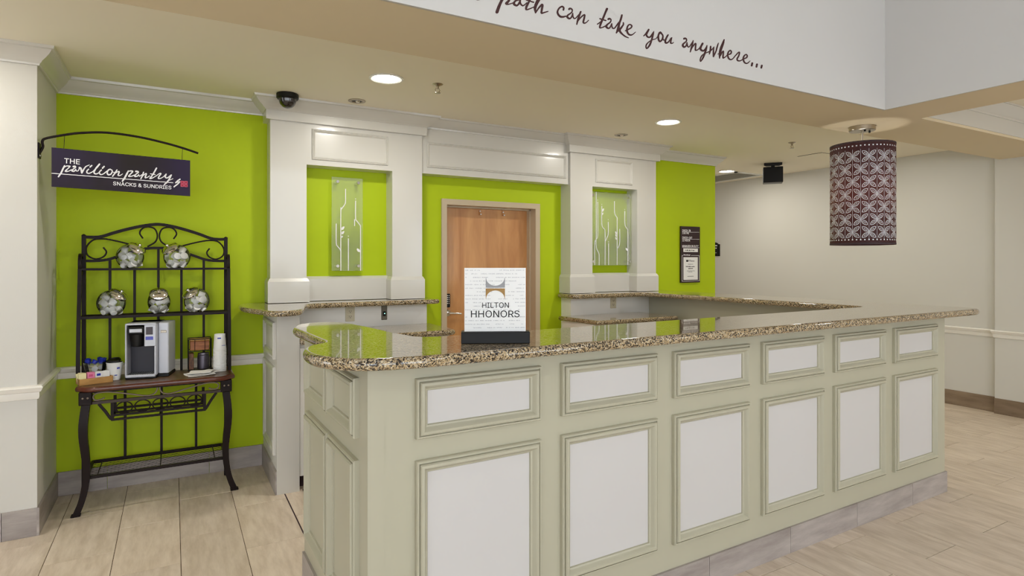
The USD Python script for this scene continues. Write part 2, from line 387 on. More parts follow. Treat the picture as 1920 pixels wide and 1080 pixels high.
# crown mouldings, chair rails, baseboards
CR = [(0, 2.572), (.012, 2.572), (.014, 2.582), (.022, 2.588), (.026, 2.597), (.045, 2.612), (.064, 2.632), (.074, 2.65), (.085, 2.654), (.088, 2.67), (0, 2.67)]
def trim(mb, label, mat=None): 
    return struct('trim_%d' % (_count.get('trim', 0) + 1), mb, mat or M_TRIM, label), _count.__setitem__('trim', _count.get('trim', 0) + 1)
trim(MB().mould([(-5, YL), (XL, YL), (XL, YB), (.61, YB)], CR, side=-1), 'white crown moulding around the left wall corner and pantry wall')
trim(MB().mould([(4.28, YB), (5.32, YB), (5.32, 7.2)], CR, side=-1), 'white crown moulding above the check-in notice board')
RAIL = [(0, .745), (.008, .748), (.012, .76), (.012, .785), (.02, .79), (.026, .803), (.03, .812), (.024, .82), (.012, .824), (0, .824)]
trim(MB().mould([(-5, YL), (XL, YL), (XL, YB), (.58, YB)], RAIL, side=-1), 'white chair rail behind the wrought iron rack', M_RAILPAINT)
trim(MB().mould([(XR, 7.2), (XR, 2.81), (XR - .055, 2.81), (XR - .055, -5)], RAIL, side=-1), 'white chair rail on the long right wall', M_RAILPAINT)
def base_run(parent, a, b, n, z=.152, t=.011, start=None, mat=None):
    """Tile baseboard from a to b, proud by t towards n, in 0.6 m pieces."""
    a, b, n = (np.array(q, float) for q in (a, b, n)); L = np.linalg.norm(b - a); d = (b - a) / L
    cuts = sorted({0.0, L} | {q for q in np.arange(start if start is not None else .6, L, .6) if .05 < q < L - .05})
    for s0, s1 in zip(cuts, cuts[1:]):
        p0, p1 = a + d * (s0 + .0012 * (s0 > 0)), a + d * (s1 - .0012 * (s1 < L)); e = n * t
        mb = MB().prism([p0, p1, p1 + e, p0 + e], 0.0005, z)
        obj('base_tile', mb, mat or M_BASE, parent, smooth=False)
bl = thing('baseboard_left', 'beige stone-look tile baseboard round the left wall corner', 'baseboard', kind='structure')
base_run(bl, (-3.2, YL), (XL, YL), (0, -1)); base_run(bl, (XL, YL - .011), (XL, YB), (1, 0))
bb = thing('baseboard_back', 'beige stone-look tile baseboard under the green pantry wall', 'baseboard', kind='structure')
base_run(bb, (XL + .011, YB), (.579, YB), (0, -1), start=.26)
br = thing('baseboard_right', 'brown stone-look tile baseboard of the right wall', 'baseboard', kind='structure')
base_run(br, (XR, 2.81), (XR, 7.2), (-1, 0), mat=M_BASE_BROWN); base_run(br, (XR - .055, -1.4), (XR - .055, 2.81), (-1, 0), mat=M_BASE_BROWN)

# ------------------------------------------------------------------ pilasters, niches, header
def putY(y, sgn=-1): return lambda s, z, h: (s, y - h, z)
TH = [(0, 0), (0, .006), (.004, .011), (.008, .008), (.012, .012), (.018, .004), (.024, 0)]
def surround(x0, x1, n0, n1, px0, px1, label):
    t = thing('niche_surround', label, 'pilaster', (x0, YP, 1.2), kind='structure')
    mb = MB()
    for a, b in ((x0, n0), (n1, x1)): mb.box(a, b, YP, YB, 1.2, 2.215)
    mb.box(x0, x1, YP, YB, 2.215, H)
    obj('body', mb, M_TRIM, t)
    fr = MB().frame(putY(YP), (px0, px1, 2.255, 2.482), TH); obj('panel_moulding', fr, M_TRIM, t)
    mb = MB()
    FA = [(0, 2.518), (.03, 2.518), (.03, 2.583), (.036, 2.583), (.04, 2.59), (.052, 2.597), (.056, 2.604), (.075, 2.617), (.094, 2.636), (.104, 2.652), (.115, 2.656), (.118, 2.67), (0, 2.67)]
    mb.mould([(x0, YB), (x0, YP), (x1, YP), (x1, YB)], FA, side=-1); obj('entablature', mb, M_TRIM, t)
    PB = [(0, 1.2), (.018, 1.2), (.018, 1.352), (.006, 1.375), (0, 1.378)]
    for a, b in ((x0, n0), (n1, x1)):
        mb = MB().mould([(a, YB), (a, YP), (b, YP), (b, YB)], PB, side=-1); obj('plinth', mb, M_TRIM, t, smooth=12)
    mb = MB().box(n0 + .001, n1 - .001, YB - .06, YB, 1.2, 1.365).mould([(n0, YB - .06), (n1, YB - .06)], [(0, 1.365), (-.0, 1.366), (-.03, 1.385), (-.059, 1.386), (-.059, 1.3)], side=-1)
    obj('sill_board', mb, M_TRIM, t)
    obj('niche_back', MB().box(n0, n1, YB - .004, YB - .0005, 1.38, 2.215), M_GREEN, t)
    return t
surround(.605, 1.76, .857, 1.51, .894, 1.474, 'white panelled pilaster surround left of the maple door with a green niche')
surround(3.225, 4.285, 3.48, 4.035, 3.516, 3.97, 'white panelled pilaster surround right of the maple door with a green niche')
hd = thing('door_header', 'long white panelled header over the maple door', 'header', (1.76, YP, 2.22), kind='structure')
obj('body', MB().box(1.762, 3.223, YP + .025, YB, 2.22, H), M_TRIM, hd)
obj('panel_moulding', MB().frame(putY(YP + .025), (1.81, 3.19, 2.272, 2.48), TH), M_TRIM, hd)
obj('crown', MB().mould([(1.762, YP + .025), (3.223, YP + .025)], [(0, 2.588), (.01, 2.588), (.012, 2.6), (.028, 2.606), (.05, 2.622), (.068, 2.642), (.078, 2.654), (.09, 2.658), (.092, 2.67), (0, 2.67)], side=-1), M_TRIM, hd)

# door
d = thing('door_1', 'maple staff door in a tan metal frame behind the desk', 'door', (2.48, YB, 0), kind='structure')
mb = MB().box(1.992, 2.04, YB - .018, YB + .17, 0, 2.036).box(2.932, 2.98, YB - .018, YB + .17, 0, 2.036).box(2.04, 2.932, YB - .018, YB + .17, 1.987, 2.036)
mb.box(2.04, 2.052, YB + .075, YB + .125, 0, 1.987).box(2.92, 2.932, YB + .075, YB + .125, 0, 1.987).box(2.04, 2.932, YB + .075, YB + .125, 1.974, 1.987)
obj('door_frame', mb, M_FRAME, d)
obj('door_leaf', MB().box(2.044, 2.928, YB + .125, YB + .168, .01, 1.984, .002), M_WOODDOOR, d)
YD = YB + .125
kp = obj('keypad', MB().box(2.082, 2.125, YD - .022, YD, 1.095, 1.215, .006), M_BLACK, d)
mb = MB()
for r in range(5):
    for c in range(2): mb.box(2.092 + c * .014, 2.1 + c * .014, YD - .024, YD - .021, 1.195 - r * .017, 1.203 - r * .017)
obj('button', mb, M_LETTER, kp)
R90 = np.array([[1, 0, 0, 0], [0, 0, -1, 0], [0, 1, 0, 0], [0, 0, 0, 1.0]])
def rotx(p): M = R90.copy(); M[:3, 3] = p; return M     # local +z -> -Y
mb = MB().lathe([(0, 0), (.03, 0), (.03, .008), (.026, .012), (0, .012)], n=24, M=rotx((2.105, YD, 1.045)))
mb.lathe([(0, 0), (.011, 0), (.011, .05), (0, .05)], n=16, M=rotx((2.105, YD, 1.045)))
mb.tube([(2.098, YD - .048, 1.045), (2.12, YD - .05, 1.046), (2.17, YD - .05, 1.042), (2.22, YD - .047, 1.036)], [.011, .011, .0095, .008], 12)
obj('door_handle', mb, M_CHROME, d)
for x in (2.42, 2.66):
    obj('coat_hook', MB().box(x - .006, x + .006, YD - .012, YD, 1.92, 1.965, .002).box(x - .006, x + .006, YD - .03, YD - .012, 1.92, 1.93, .002), M_WOODDOOR, d)
    obj('rivet', MB().box(x - .006, x + .006, YD - .015, YD - .011, 1.948, 1.960, .001).box(x - .006, x + .006, YD - .034, YD - .028, 1.919, 1.931, .001), M_LETTER, d)

# ------------------------------------------------------------------ front desk (slightly turned against the room)
DA = 1.0; DO = (4.382, 2.017, 0)
_ca, _sa = math.cos(math.radians(DA)), math.sin(math.radians(DA))
def dw(x, y, z=0): return (DO[0] + x * _ca - y * _sa, DO[1] + x * _sa + y * _ca, z)       # desk -> world
def wd(X, Y): q = (X - DO[0], Y - DO[1]); return (q[0] * _ca + q[1] * _sa, -q[0] * _sa + q[1] * _ca)
desk = thing('front_desk', 'long beige panelled reception desk with white inset panels', 'reception desk', DO, DA)
LX = -3.825
yw = wd(4.4, YP)[1]
body = Polygon([(LX, 0), (0, 0), (0, yw), (-.15, yw), (-.15, .15), (-3.66, .15), (-3.66, 1.0), (LX, 1.0)])
obj('body', MB().prism(body, .0005, 1.157), M_DESK, desk, local=True)
obj('corner_board', MB().box(LX - .002, LX + .055, -.003, 0, .132, 1.157), M_DESK, desk, local=True)
BOL = [(0, 0), (0, .016), (.003, .021), (.008, .021), (.0085, .015), (.012, .015), (.0125, .023), (.016, .028), (.025, .029), (.030, .024), (.034, .015), (.0375, .011), (.043, .009), (.0445, .002), (.049, .001)]
front = lambda s, z, h: (s, -h, z)
side = lambda s, z, h: (LX - h, s, z)
rside = lambda s, z, h: (h, s, z)
def panels(put, s0, s1, mat, flat):
    for z0, z1 in ((.892, 1.099), (.24, .817)):
        pm = obj('panel_moulding', MB().frame(put, (s0, s1, z0, z1), BOL), M_DESK, desk, local=True, smooth=25)
        i = .046; a, b = np.array(put(s0 + i, z0 + i, 0)), np.array(put(s1 - i, z1 - i, .003))
        lo, hi = np.minimum(a, b), np.maximum(a, b)
        obj('inset_panel', MB().box(lo[0], hi[0], lo[1], hi[1], lo[2], hi[2]), mat, desk, local=True, smooth=False, label=flat)
for k in range(6): panels(front, -3.662 + k * .6056, -3.662 + k * .6056 + .507, M_PANEL, 'white inset panel')
panels(side, .10, .475, M_DESK, None); panels(side, .49, .90, M_DESK, None)
for k in range(4): panels(rside, .12 + k * .62, .12 + k * .62 + .507, M_PANEL, 'white inset panel')
cuts = [LX - .011, -3.42, -2.82, -2.22, -1.62, -1.02, -.42, .011]
for a, b in zip(cuts, cuts[1:]): obj('base_tile', MB().box(a + .0012, b - .0012, -.011, 0, .0005, .132), M_BASE, desk, local=True, smooth=False)
for a, b in ((0, .6), (.6, 1.0)): obj('base_tile', MB().box(LX - .011, LX, a + .0012, b - .0012, .0005, .132), M_BASE, desk, local=True, smooth=False)
for a in np.arange(0, 2.5, .6): obj('base_tile', MB().box(0, .011, a + .0012, min(a + .6, yw) - .0012, .0005, .132), M_BASE, desk, local=True, smooth=False)

# granite top of the desk, its left return, the right wing and the ledge under the right niche
ZT = 1.197
A = [(-3.60, -.155), (.05, -.16)]
corner = [(.09, -.157), (.13, -.14), (.155, -.11), (.166, -.06), (.17, 0)]
xw = wd(0, 0)
b1 = wd(4.50, YB - .004); b2 = wd(3.19, YB - .004)
pts = [np.array(p) for p in A + corner]
pts += [np.array(p) for p in ((.17, 1.0), b1, b2)]
pts += [np.array(wd(*p)) for p in ((3.165, 4.72), (3.155, 4.56), (3.16, 4.49), (3.18, 4.46), (3.21, 4.45), (3.5, 4.45), (3.93, 4.45), (3.985, 4.44))]
q = wd(4.0, 4.42); pts += [np.array(p) for p in ((-.345, q[1] - .02), (-.335, 1.6), (-.33, .40), (-.34, .36), (-.37, .335), (-.43, .325), (-1.5, .318), (-2.5, .312), (-3.38, .308))]
ret = spline([(-3.46, .312), (-3.51, .345), (-3.53, .43), (-3.55, .56), (-3.57, .77), (-3.588, .88), (-3.605, .99), (-3.64, 1.08), (-3.68, 1.12), (-3.735, 1.137), (-3.79, 1.12), (-3.84, 1.085), (-3.875, 1.0), (-3.893, .90), (-3.889, .75), (-3.886, .60), (-3.882, .47), (-3.880, .385), (-3.90, .345), (-3.93, .325), (-3.965, .285), (-3.99, .21), (-3.998, .12), (-3.985, .03), (-3.945, -.045), (-3.89, -.10), (-3.80, -.137), (-3.70, -.152)], 4)
pts += list(ret)
# subdivide the long runs so that the rounded edge follows them evenly
out = []
for i, p in enumerate(pts):
    n = pts[(i + 1) % len(pts)]; L = np.linalg.norm(n - p); m = max(1, int(L / .12))
    out += [p + (n - p) * k / m for k in range(m)]
ct = obj('granite_countertop', MB().slab([dw(*p)[:2] for p in out], ZT - .040, ZT, .018), M_GRANITE, None, smooth=50)
tag(ct, 'speckled tan granite countertop on the panelled reception desk', 'countertop')

# half wall at the left of the staff area, with its granite ledge
M_DADO = plain('white_dado', (247, 244, 237), .5)
hw = thing('half_wall', 'narrow cream panelled half wall beside the iron rack', 'half wall', (.645, 4.35, 0), kind='structure')
obj('body', MB().box(.579, .715, 4.09, YB, .0005, 1.1605), M_WALL, hw)
obj('dado', MB().box(.7155, 1.80, YP, YB, .0005, 1.1605), M_DADO, hw)
obj('corner_board', MB().box(.577, .717, 4.086, 4.09, .0005, 1.1605), M_TRIM, hw)
putx = lambda s, z, h: (.579 - h, s, z)
for z0, z1 in ((.86, 1.10), (.235, .81)):
    obj('panel_moulding', MB().frame(putx, (4.16, 4.66, z0, z1), [(0, 0), (0, .012), (.006, .017), (.02, .017), (.028, .009), (.04, .008), (.046, 0)]), M_TRIM, hw)
base_run(hw, (.579, 4.09), (.579, YB - .011), (-1, 0))
led = spline([(.52, 4.755), (.45, 4.73), (.405, 4.65), (.39, 4.5), (.395, 4.34), (.43, 4.18), (.47, 4.05), (.485, 3.97), (.51, 3.90), (.57, 3.865), (.64, 3.875), (.70, 3.935), (.735, 4.03), (.765, 4.16), (.79, 4.28), (.815, 4.37), (.86, 4.425), (.95, 4.45)], 4)
led = list(led) + [np.array((x, 4.45)) for x in np.arange(1.05, 1.80, .12)] + list(spline([(1.80, 4.45), (1.84, 4.46), (1.865, 4.49), (1.87, 4.56), (1.865, 4.70), (1.86, 4.755)], 4)) + [np.array((x, 4.755)) for x in np.arange(1.75, .55, -.12)]
lg = obj('granite_ledge', MB().slab(led, ZT - .036, ZT, .016), M_GRANITE, None, smooth=50)
tag(lg, 'granite ledge with rounded nose on the half wall under the left niche', 'ledge')
rb = thing('ledge_wall', 'cream dado wall under the granite ledge at the right niche', 'half wall', (3.6, YP, 0), kind='structure')
obj('body', MB().box(3.23, 4.30, YP, YB, .0005, 1.157), M_DADO, rb)

# work counters with white base cabinets behind the desk
def base_cabinet(x0, x1, y0, label, doors):
    t = thing('base_cabinet', label, 'cabinet', ((x0 + x1) / 2, YP - .001, 0))
    obj('carcass', MB().box(x0, x1, y0 + .02, YP - .001, .09, .955), M_CAB, t)
    obj('toe_kick', MB().box(x0 + .002, x1 - .02, y0 + .075, YP - .001, .0005, .0895), M_MATT, t)
    w = (x1 - x0) / doors
    for k in range(doors):
        dr = obj('door', MB().box(x0 + k * w + .002, x0 + (k + 1) * w - .002, y0, y0 + .02, .092, .93, .002), M_CAB, t)
        hx = x0 + k * w + (w - .05 if k % 2 == 0 else .05)
        obj('handle', MB().tube([(hx, y0, .72), (hx, y0 - .025, .725), (hx, y0 - .025, .815), (hx, y0, .82)], .004, 8), M_NICKEL, dr)
base_cabinet(.7185, 1.79, 4.10, 'white laminate base cabinet behind the desk left of the door', 2)
base_cabinet(3.13, 4.05, 4.10, 'white laminate base cabinet behind the desk right of the door', 2)
for o, lab in ((dense([(.72, 4.05, .0), (1.83, 4.05, .07), (1.83, YP - .001, .0), (.72, YP - .001, 0)]), 'lower granite work counter on the white cabinet left of the door'),
               (dense([(3.12, 4.05, .03), (4.06, 4.05, .03), (4.06, YP - .001, 0), (3.09, YP - .001, 0)]), 'lower granite work counter on the white cabinet right of the door')):
    oo = []
    for i, p in enumerate(o):
        n = o[(i + 1) % len(o)]; m = max(1, int(np.linalg.norm(n - p) / .1)); oo += [p + (n - p) * k / m for k in range(m)]
    tag(obj('work_counter', MB().slab(oo, .956, .996, .018), M_GRANITE, None, smooth=50), lab, 'counter')
mat_m = usdkit.material(stage, LOOK + 'rubber_mat', {'g': ('geometry', {}), 'c': ('checker_texture', {'scale': 60.0, 'color1': lin((70, 54, 38)), 'color2': lin((22, 18, 14))}), 'p': ('principled_bsdf', {'roughness': .8})}, [('g.position', 'c.vector'), ('c.color', 'p.base_color')], surface='p.BSDF')
tag(obj('floor_mat', MB().box(.735, 1.55, 2.9, 4.09, .0015, .013, .004), mat_m, None), 'brown rubber mat on the floor behind the reception desk', 'mat')

# outlets and switch
def outlet(x, z, label, kind='outlet'):
    t = thing('wall_' + kind, label, kind, (x, YP, z))
    if kind == 'outlet':
        obj('cover_plate', MB().box(x - .036, x + .036, YP - .006, YP, z - .057, z + .057, .003), M_IVORY, t)
        for dz in (.02, -.02):
            sk = obj('socket', MB().box(x - .017, x + .017, YP - .008, YP - .005, z + dz - .014, z + dz + .014, .002), M_IVORY, t)
            obj('slot', MB().box(x - .008, x - .0055, YP - .0087, YP - .007, z + dz - .003, z + dz + .007).box(x + .0055, x + .008, YP - .0087, YP - .007, z + dz - .003, z + dz + .007).box(x - .0025, x + .0025, YP - .0087, YP - .007, z + dz - .011, z + dz - .006), M_BLACK, sk)
    else:
        obj('cover_plate', MB().box(x - .023, x + .023, YP - .006, YP, z - .058, z + .058, .003), plain('bronze_plate', (110, 104, 92), .35, metal=.6), t)
        obj('rocker', MB().box(x - .012, x + .012, YP - .01, YP - .005, z - .028, z + .01, .002), M_BLACK, t)
        obj('indicator', MB().box(x - .004, x + .004, YP - .0115, YP - .009, z - .012, z - .004), plain('green_indicator', (120, 220, 190), .4, emit=((120, 240, 200), 1.5)), t)
outlet(1.176, 1.098, 'ivory duplex wall outlet under the left granite ledge')
outlet(3.73, 1.10, 'ivory duplex wall outlet under the right granite ledge')
outlet(1.444, 1.098, 'narrow dark metal switch plate with green light under the left ledge', 'switch')

# ------------------------------------------------------------------ ceiling fixtures
def downlight(x, y, z, r, label, power, group=None, color=WARM):
    t = thing('ceiling_downlight', label, 'downlight', (x, y, z), group=group)
    obj('trim_ring', MB().lathe([(r, -.001), (r + .022, -.001), (r + .024, -.005), (r + .012, -.008), (r, -.004), (r, -.001)], (x, y, z), 40), M_WHITE, t)
    obj('lens', MB().lathe([(0, -.0035), (r, -.0035)], (x, y, z), 40), M_LENS, t)
    lamp(str(t.GetPath()) + '/lamp', 'DiskLight', (0, 0, -.012), power, color, radius=r * .95)
    return t
downlight(1.185, 3.73, H, .085, 'lit recessed ceiling downlight in front of the left niche', CAN)
downlight(3.615, 3.735, H, .085, 'lit recessed ceiling downlight in front of the right niche', CAN)
downlight(6.25, 5.40, H, .085, 'lit recessed ceiling downlight in the far right corridor', CAN)
downlight(-1.245, 3.73, H, .085, 'added out-of-view ceiling downlight over the left wall corner', CAN * .6)  # unseen lamp added to light the left wall and pantry
downlight(6.05, 3.74, H, .085, 'added unseen ceiling downlight hidden behind the drum pendant', CAN * .5)  # unseen lamp added to brighten the right corridor
def accent(x, y, label):
    t = thing('accent_downlight', label, 'downlight', (x, y, H))
    obj('trim_ring', MB().lathe([(.038, -.001), (.062, -.001), (.062, -.004), (.042, -.007), (.038, -.001)], (x, y, H), 32), M_NICKEL, t)
    obj('cone', MB().lathe([(0, -.0012), (.039, -.0015)], (x, y, H), 32), M_BLACK, t)
    obj('bulb', MB().lathe([(0, -.014), (.012, -.011), (.017, -.003), (.017, -.0015)], (x + .006, y, H), 20), M_CHROME, t)
accent(1.165, 4.36, 'small unlit accent downlight over the left pilaster surround')
accent(3.606, 4.33, 'small unlit accent downlight over the right pilaster surround')
def sprinkler(x, y, label):
    t = thing('fire_sprinkler', label, 'sprinkler', (x, y, H))
    obj('escutcheon', MB().lathe([(0, -.012), (.014, -.012), (.034, -.003), (.036, -.0005)], (x, y, H), 24), M_NICKEL, t)
    mb = MB().lathe([(0, -.012), (.009, -.012), (.009, -.03), (0, -.03)], (x, y, H), 16)
    for s in (-1, 1): mb.tube([(x + s * .008, y, H - .026), (x + s * .017, y, H - .04), (x + s * .006, y, H - .056)], .0025, 6)
    obj('frame', mb, M_NICKEL, t)
    obj('deflector', MB().lathe([(0, -.054), (.02, -.056), (.02, -.059), (0, -.059)], (x, y, H), 20), M_NICKEL, t)
sprinkler(1.52, 3.69, 'ceiling fire sprinkler beside the left lit downlight')
sprinkler(5.30, 3.78, 'ceiling fire sprinkler near the black speaker')
t = thing('dome_camera', 'dark dome security camera on the ceiling above the left pilaster', 'security camera', (.695, 4.42, H))
obj('base_ring', MB().lathe([(0, -.0005), (.07, -.0005), (.074, -.006), (.074, -.03), (.066, -.04), (0, -.04)], (.695, 4.42, H), 40), M_SATIN, t)
obj('dome', MB().lathe([(.06, -.039)] + [(.058 * math.cos(a), -.045 - .058 * math.sin(a)) for a in np.linspace(0, math.pi / 2, 10)], (.695, 4.42, H), 40), plain('smoked_dome', (26, 18, 22), .06, coat=1.0), t)
# loudspeaker on a ceiling bracket
SX, SY = 6.12, 4.66
t = thing('ceiling_speaker', 'black box loudspeaker hanging from the ceiling at the right', 'speaker', (SX + .1, SY, H))
c30, s30 = math.cos(math.radians(-50)), math.sin(math.radians(-50))
Ms = np.eye(4); Ms[:2, :2] = [[c30, -s30], [s30, c30]]; Ms[:3, 3] = (SX + .1, SY + .03, 0)
obj('bracket', MB().prism([(-.10, -.04), (.10, -.04), (.07, .05), (-.07, .05)], H - .03, H - .0005, Ms).box(-.02, .02, -.02, .02, H - .05, H - .03, M=Ms), M_SATIN, t)
obj('cabinet', MB().box(-.108, .108, -.06, .12, H - .235, H - .05, .006, M=Ms), M_BLACK, t)
obj('grille', MB().box(-.102, .102, -.066, -.06, H - .228, H - .057, .002, M=Ms), plain('speaker_cloth', (20, 20, 24), .95), t)
# air grille and access hatch
t = thing('ceiling_vent', 'white louvred ceiling air grille in the far right corridor', 'vent', (6.65, 5.9, H))
gx0, gx1, gy0, gy1 = 6.38, 6.93, 5.36, 6.2
obj('frame', MB().box(gx0, gx1, gy0, gy0 + .03, H - .012, H).box(gx0, gx1, gy1 - .03, gy1, H - .012, H).box(gx0, gx0 + .03, gy0, gy1, H - .012, H).box(gx1 - .03, gx1, gy0, gy1, H - .012, H), M_WHITE, t)
obj('backing', MB().box(gx0 + .03, gx1 - .03, gy0 + .03, gy1 - .03, H - .0015, H - .0005), plain('vent_backing', (214, 204, 182), .8), t)  # light tan backing sheet behind the louvres
for k in range(12):
    x = gx0 + .05 + k * .0405
    obj('louvre', MB().prism([(x, H - .010), (x + .003, H - .010), (x + .016, H - .002), (x + .013, H - .002)], gy0 + .03, gy1 - .03, np.array([[1, 0, 0, 0], [0, 0, 1, 0], [0, 1, 0, 0], [0, 0, 0, 1.0]])), M_WHITE, t)
t = thing('ceiling_hatch', 'flat cream access hatch with painted shadow line in its edge gap in the ceiling behind the pendant', 'hatch', (6.3, 4.1, H))
obj('gap', MB().box(6.055, 6.60, 3.965, 4.255, H - .0015, H - .0005), M_MATT, t)  # dark sheet painted as the shadow line round the hatch
obj('panel', MB().box(6.067, 6.588, 3.972, 4.248, H - .006, H - .0015), M_CEIL, t)

# pendant lamp
PX, PY, PR = 4.46, 2.60, .2135; PT, PB_ = 2.362, 1.622
t = thing('pendant_lamp', 'dark brown drum pendant lamp with white flower pattern', 'lamp', (PX, PY, BEAM))
obj('canopy', MB().lathe([(0, -.0005), (.088, -.0005), (.088, -.03), (.084, -.033), (0, -.033)], (PX, PY, BEAM), 40), M_NICKEL, t)
obj('canopy_screw', MB().lathe([(0, -.033), (.007, -.033), (.007, -.045), (0, -.045)], (PX + .042, PY - .03, BEAM), 12).lathe([(0, -.033), (.007, -.033), (.007, -.045), (0, -.045)], (PX - .035, PY - .04, BEAM), 12), M_SATIN, t)
obj('rod', MB().tube([(PX, PY, BEAM - .03), (PX, PY, PT - .1)], .0075, 14), M_NICKEL, t)
mb = MB()
for k in range(3):
    a = k * 2.094 + .3; mb.tube([(PX, PY, PT - .06), (PX + (PR - .003) * math.cos(a), PY + (PR - .003) * math.sin(a), PT - .02)], .003, 6)
obj('spider', mb, M_NICKEL, t)
shade_m = usdkit.material(stage, LOOK + 'brown_shade', {'p': ('principled_bsdf', {'base_color': lin((72, 42, 46)), 'roughness': .6}), 't': ('translucent_bsdf', {'color': lin((150, 92, 70))}), 'm': ('mix_closure', {'fac': .45})}, [('p.BSDF', 'm.closure1'), ('t.BSDF', 'm.closure2')], surface='m.closure')
obj('shade', MB().lathe([(PR - .002, PT - PT), (PR, 0), (PR, PB_ - PT), (PR - .002, PB_ - PT), (PR - .002, 0)], (PX, PY, PT), 72), shade_m, t, smooth=60)
mb = MB()
for z in (PT - .006, PB_ + .006): mb.lathe([(PR + .0008, z - .0065), (PR + .0012, z - .0065), (PR + .0012, z + .0065), (PR + .0008, z + .0065)], (PX, PY, 0), 72)
obj('rim_band', mb, M_MATT, t, smooth=60)
pat = MB(); NC = 26; RP = .0902; ZC0 = PT - .112
def ribbon(P, w):
    """Flat printed line on the shade: P = (arc length, z)."""
    P = np.asarray(P, float); T = np.gradient(P, axis=0); T /= np.linalg.norm(T, axis=1, keepdims=True) + 1e-12; N = np.column_stack([-T[:, 1], T[:, 0]]) * w / 2
    q = np.vstack([P + N, P - N]); a = q[:, 0] / PR; r = PR + .0006; n = len(P)
    pat.add(np.column_stack([PX + r * np.cos(a), PY + r * np.sin(a), q[:, 1]]), [(i, i + 1, n + i + 1, n + i) for i in range(n - 1)])
CW = 2 * math.pi * PR / NC
for k in range(NC):
    s = k * CW
    ribbon([(s, z) for z in np.linspace(PB_ + .035, PT - .06, 12)], .0016)
    for m in (0, .5):
        for z in (PT - .034, PB_ + .033): ribbon([(s + m * CW - .0045, z), (s + m * CW, z), (s + m * CW + .0045, z)], .009)
for row in range(7):
    zc = ZC0 - row * RP
    for k in range(NC // 2):
        sc = (2 * k + (row % 2)) * CW
        for ax in (-1, 1):
            for az in (-1, 1):
                L, Lz = CW * .82, RP * .43; ln = math.hypot(L, Lz); nx, nz = -Lz / ln, L / ln
                for sgn in (-1, 1):
                    for u0, u1, bulge, wd in ((.1, 1, .21, .0032), (.28, .74, .075, .0019)):
                        P = []
                        for u in np.linspace(u0, u1, 9):
                            k = sgn * bulge * ln * math.sin(math.pi * (u - u0) / (u1 - u0)) ** .8; P.append((sc + ax * (L * u + nx * k), zc + az * (Lz * u + nz * k)))
                        ribbon(P, wd)
        ribbon([(sc - .003, zc), (sc, zc), (sc + .003, zc)], .006)
obj('flower_pattern', pat, M_LETTER, t, smooth=False)
lamp(str(t.GetPath()) + '/lamp', 'SphereLight', (0, 0, -.50), 7.0, WARM, radius=.075)

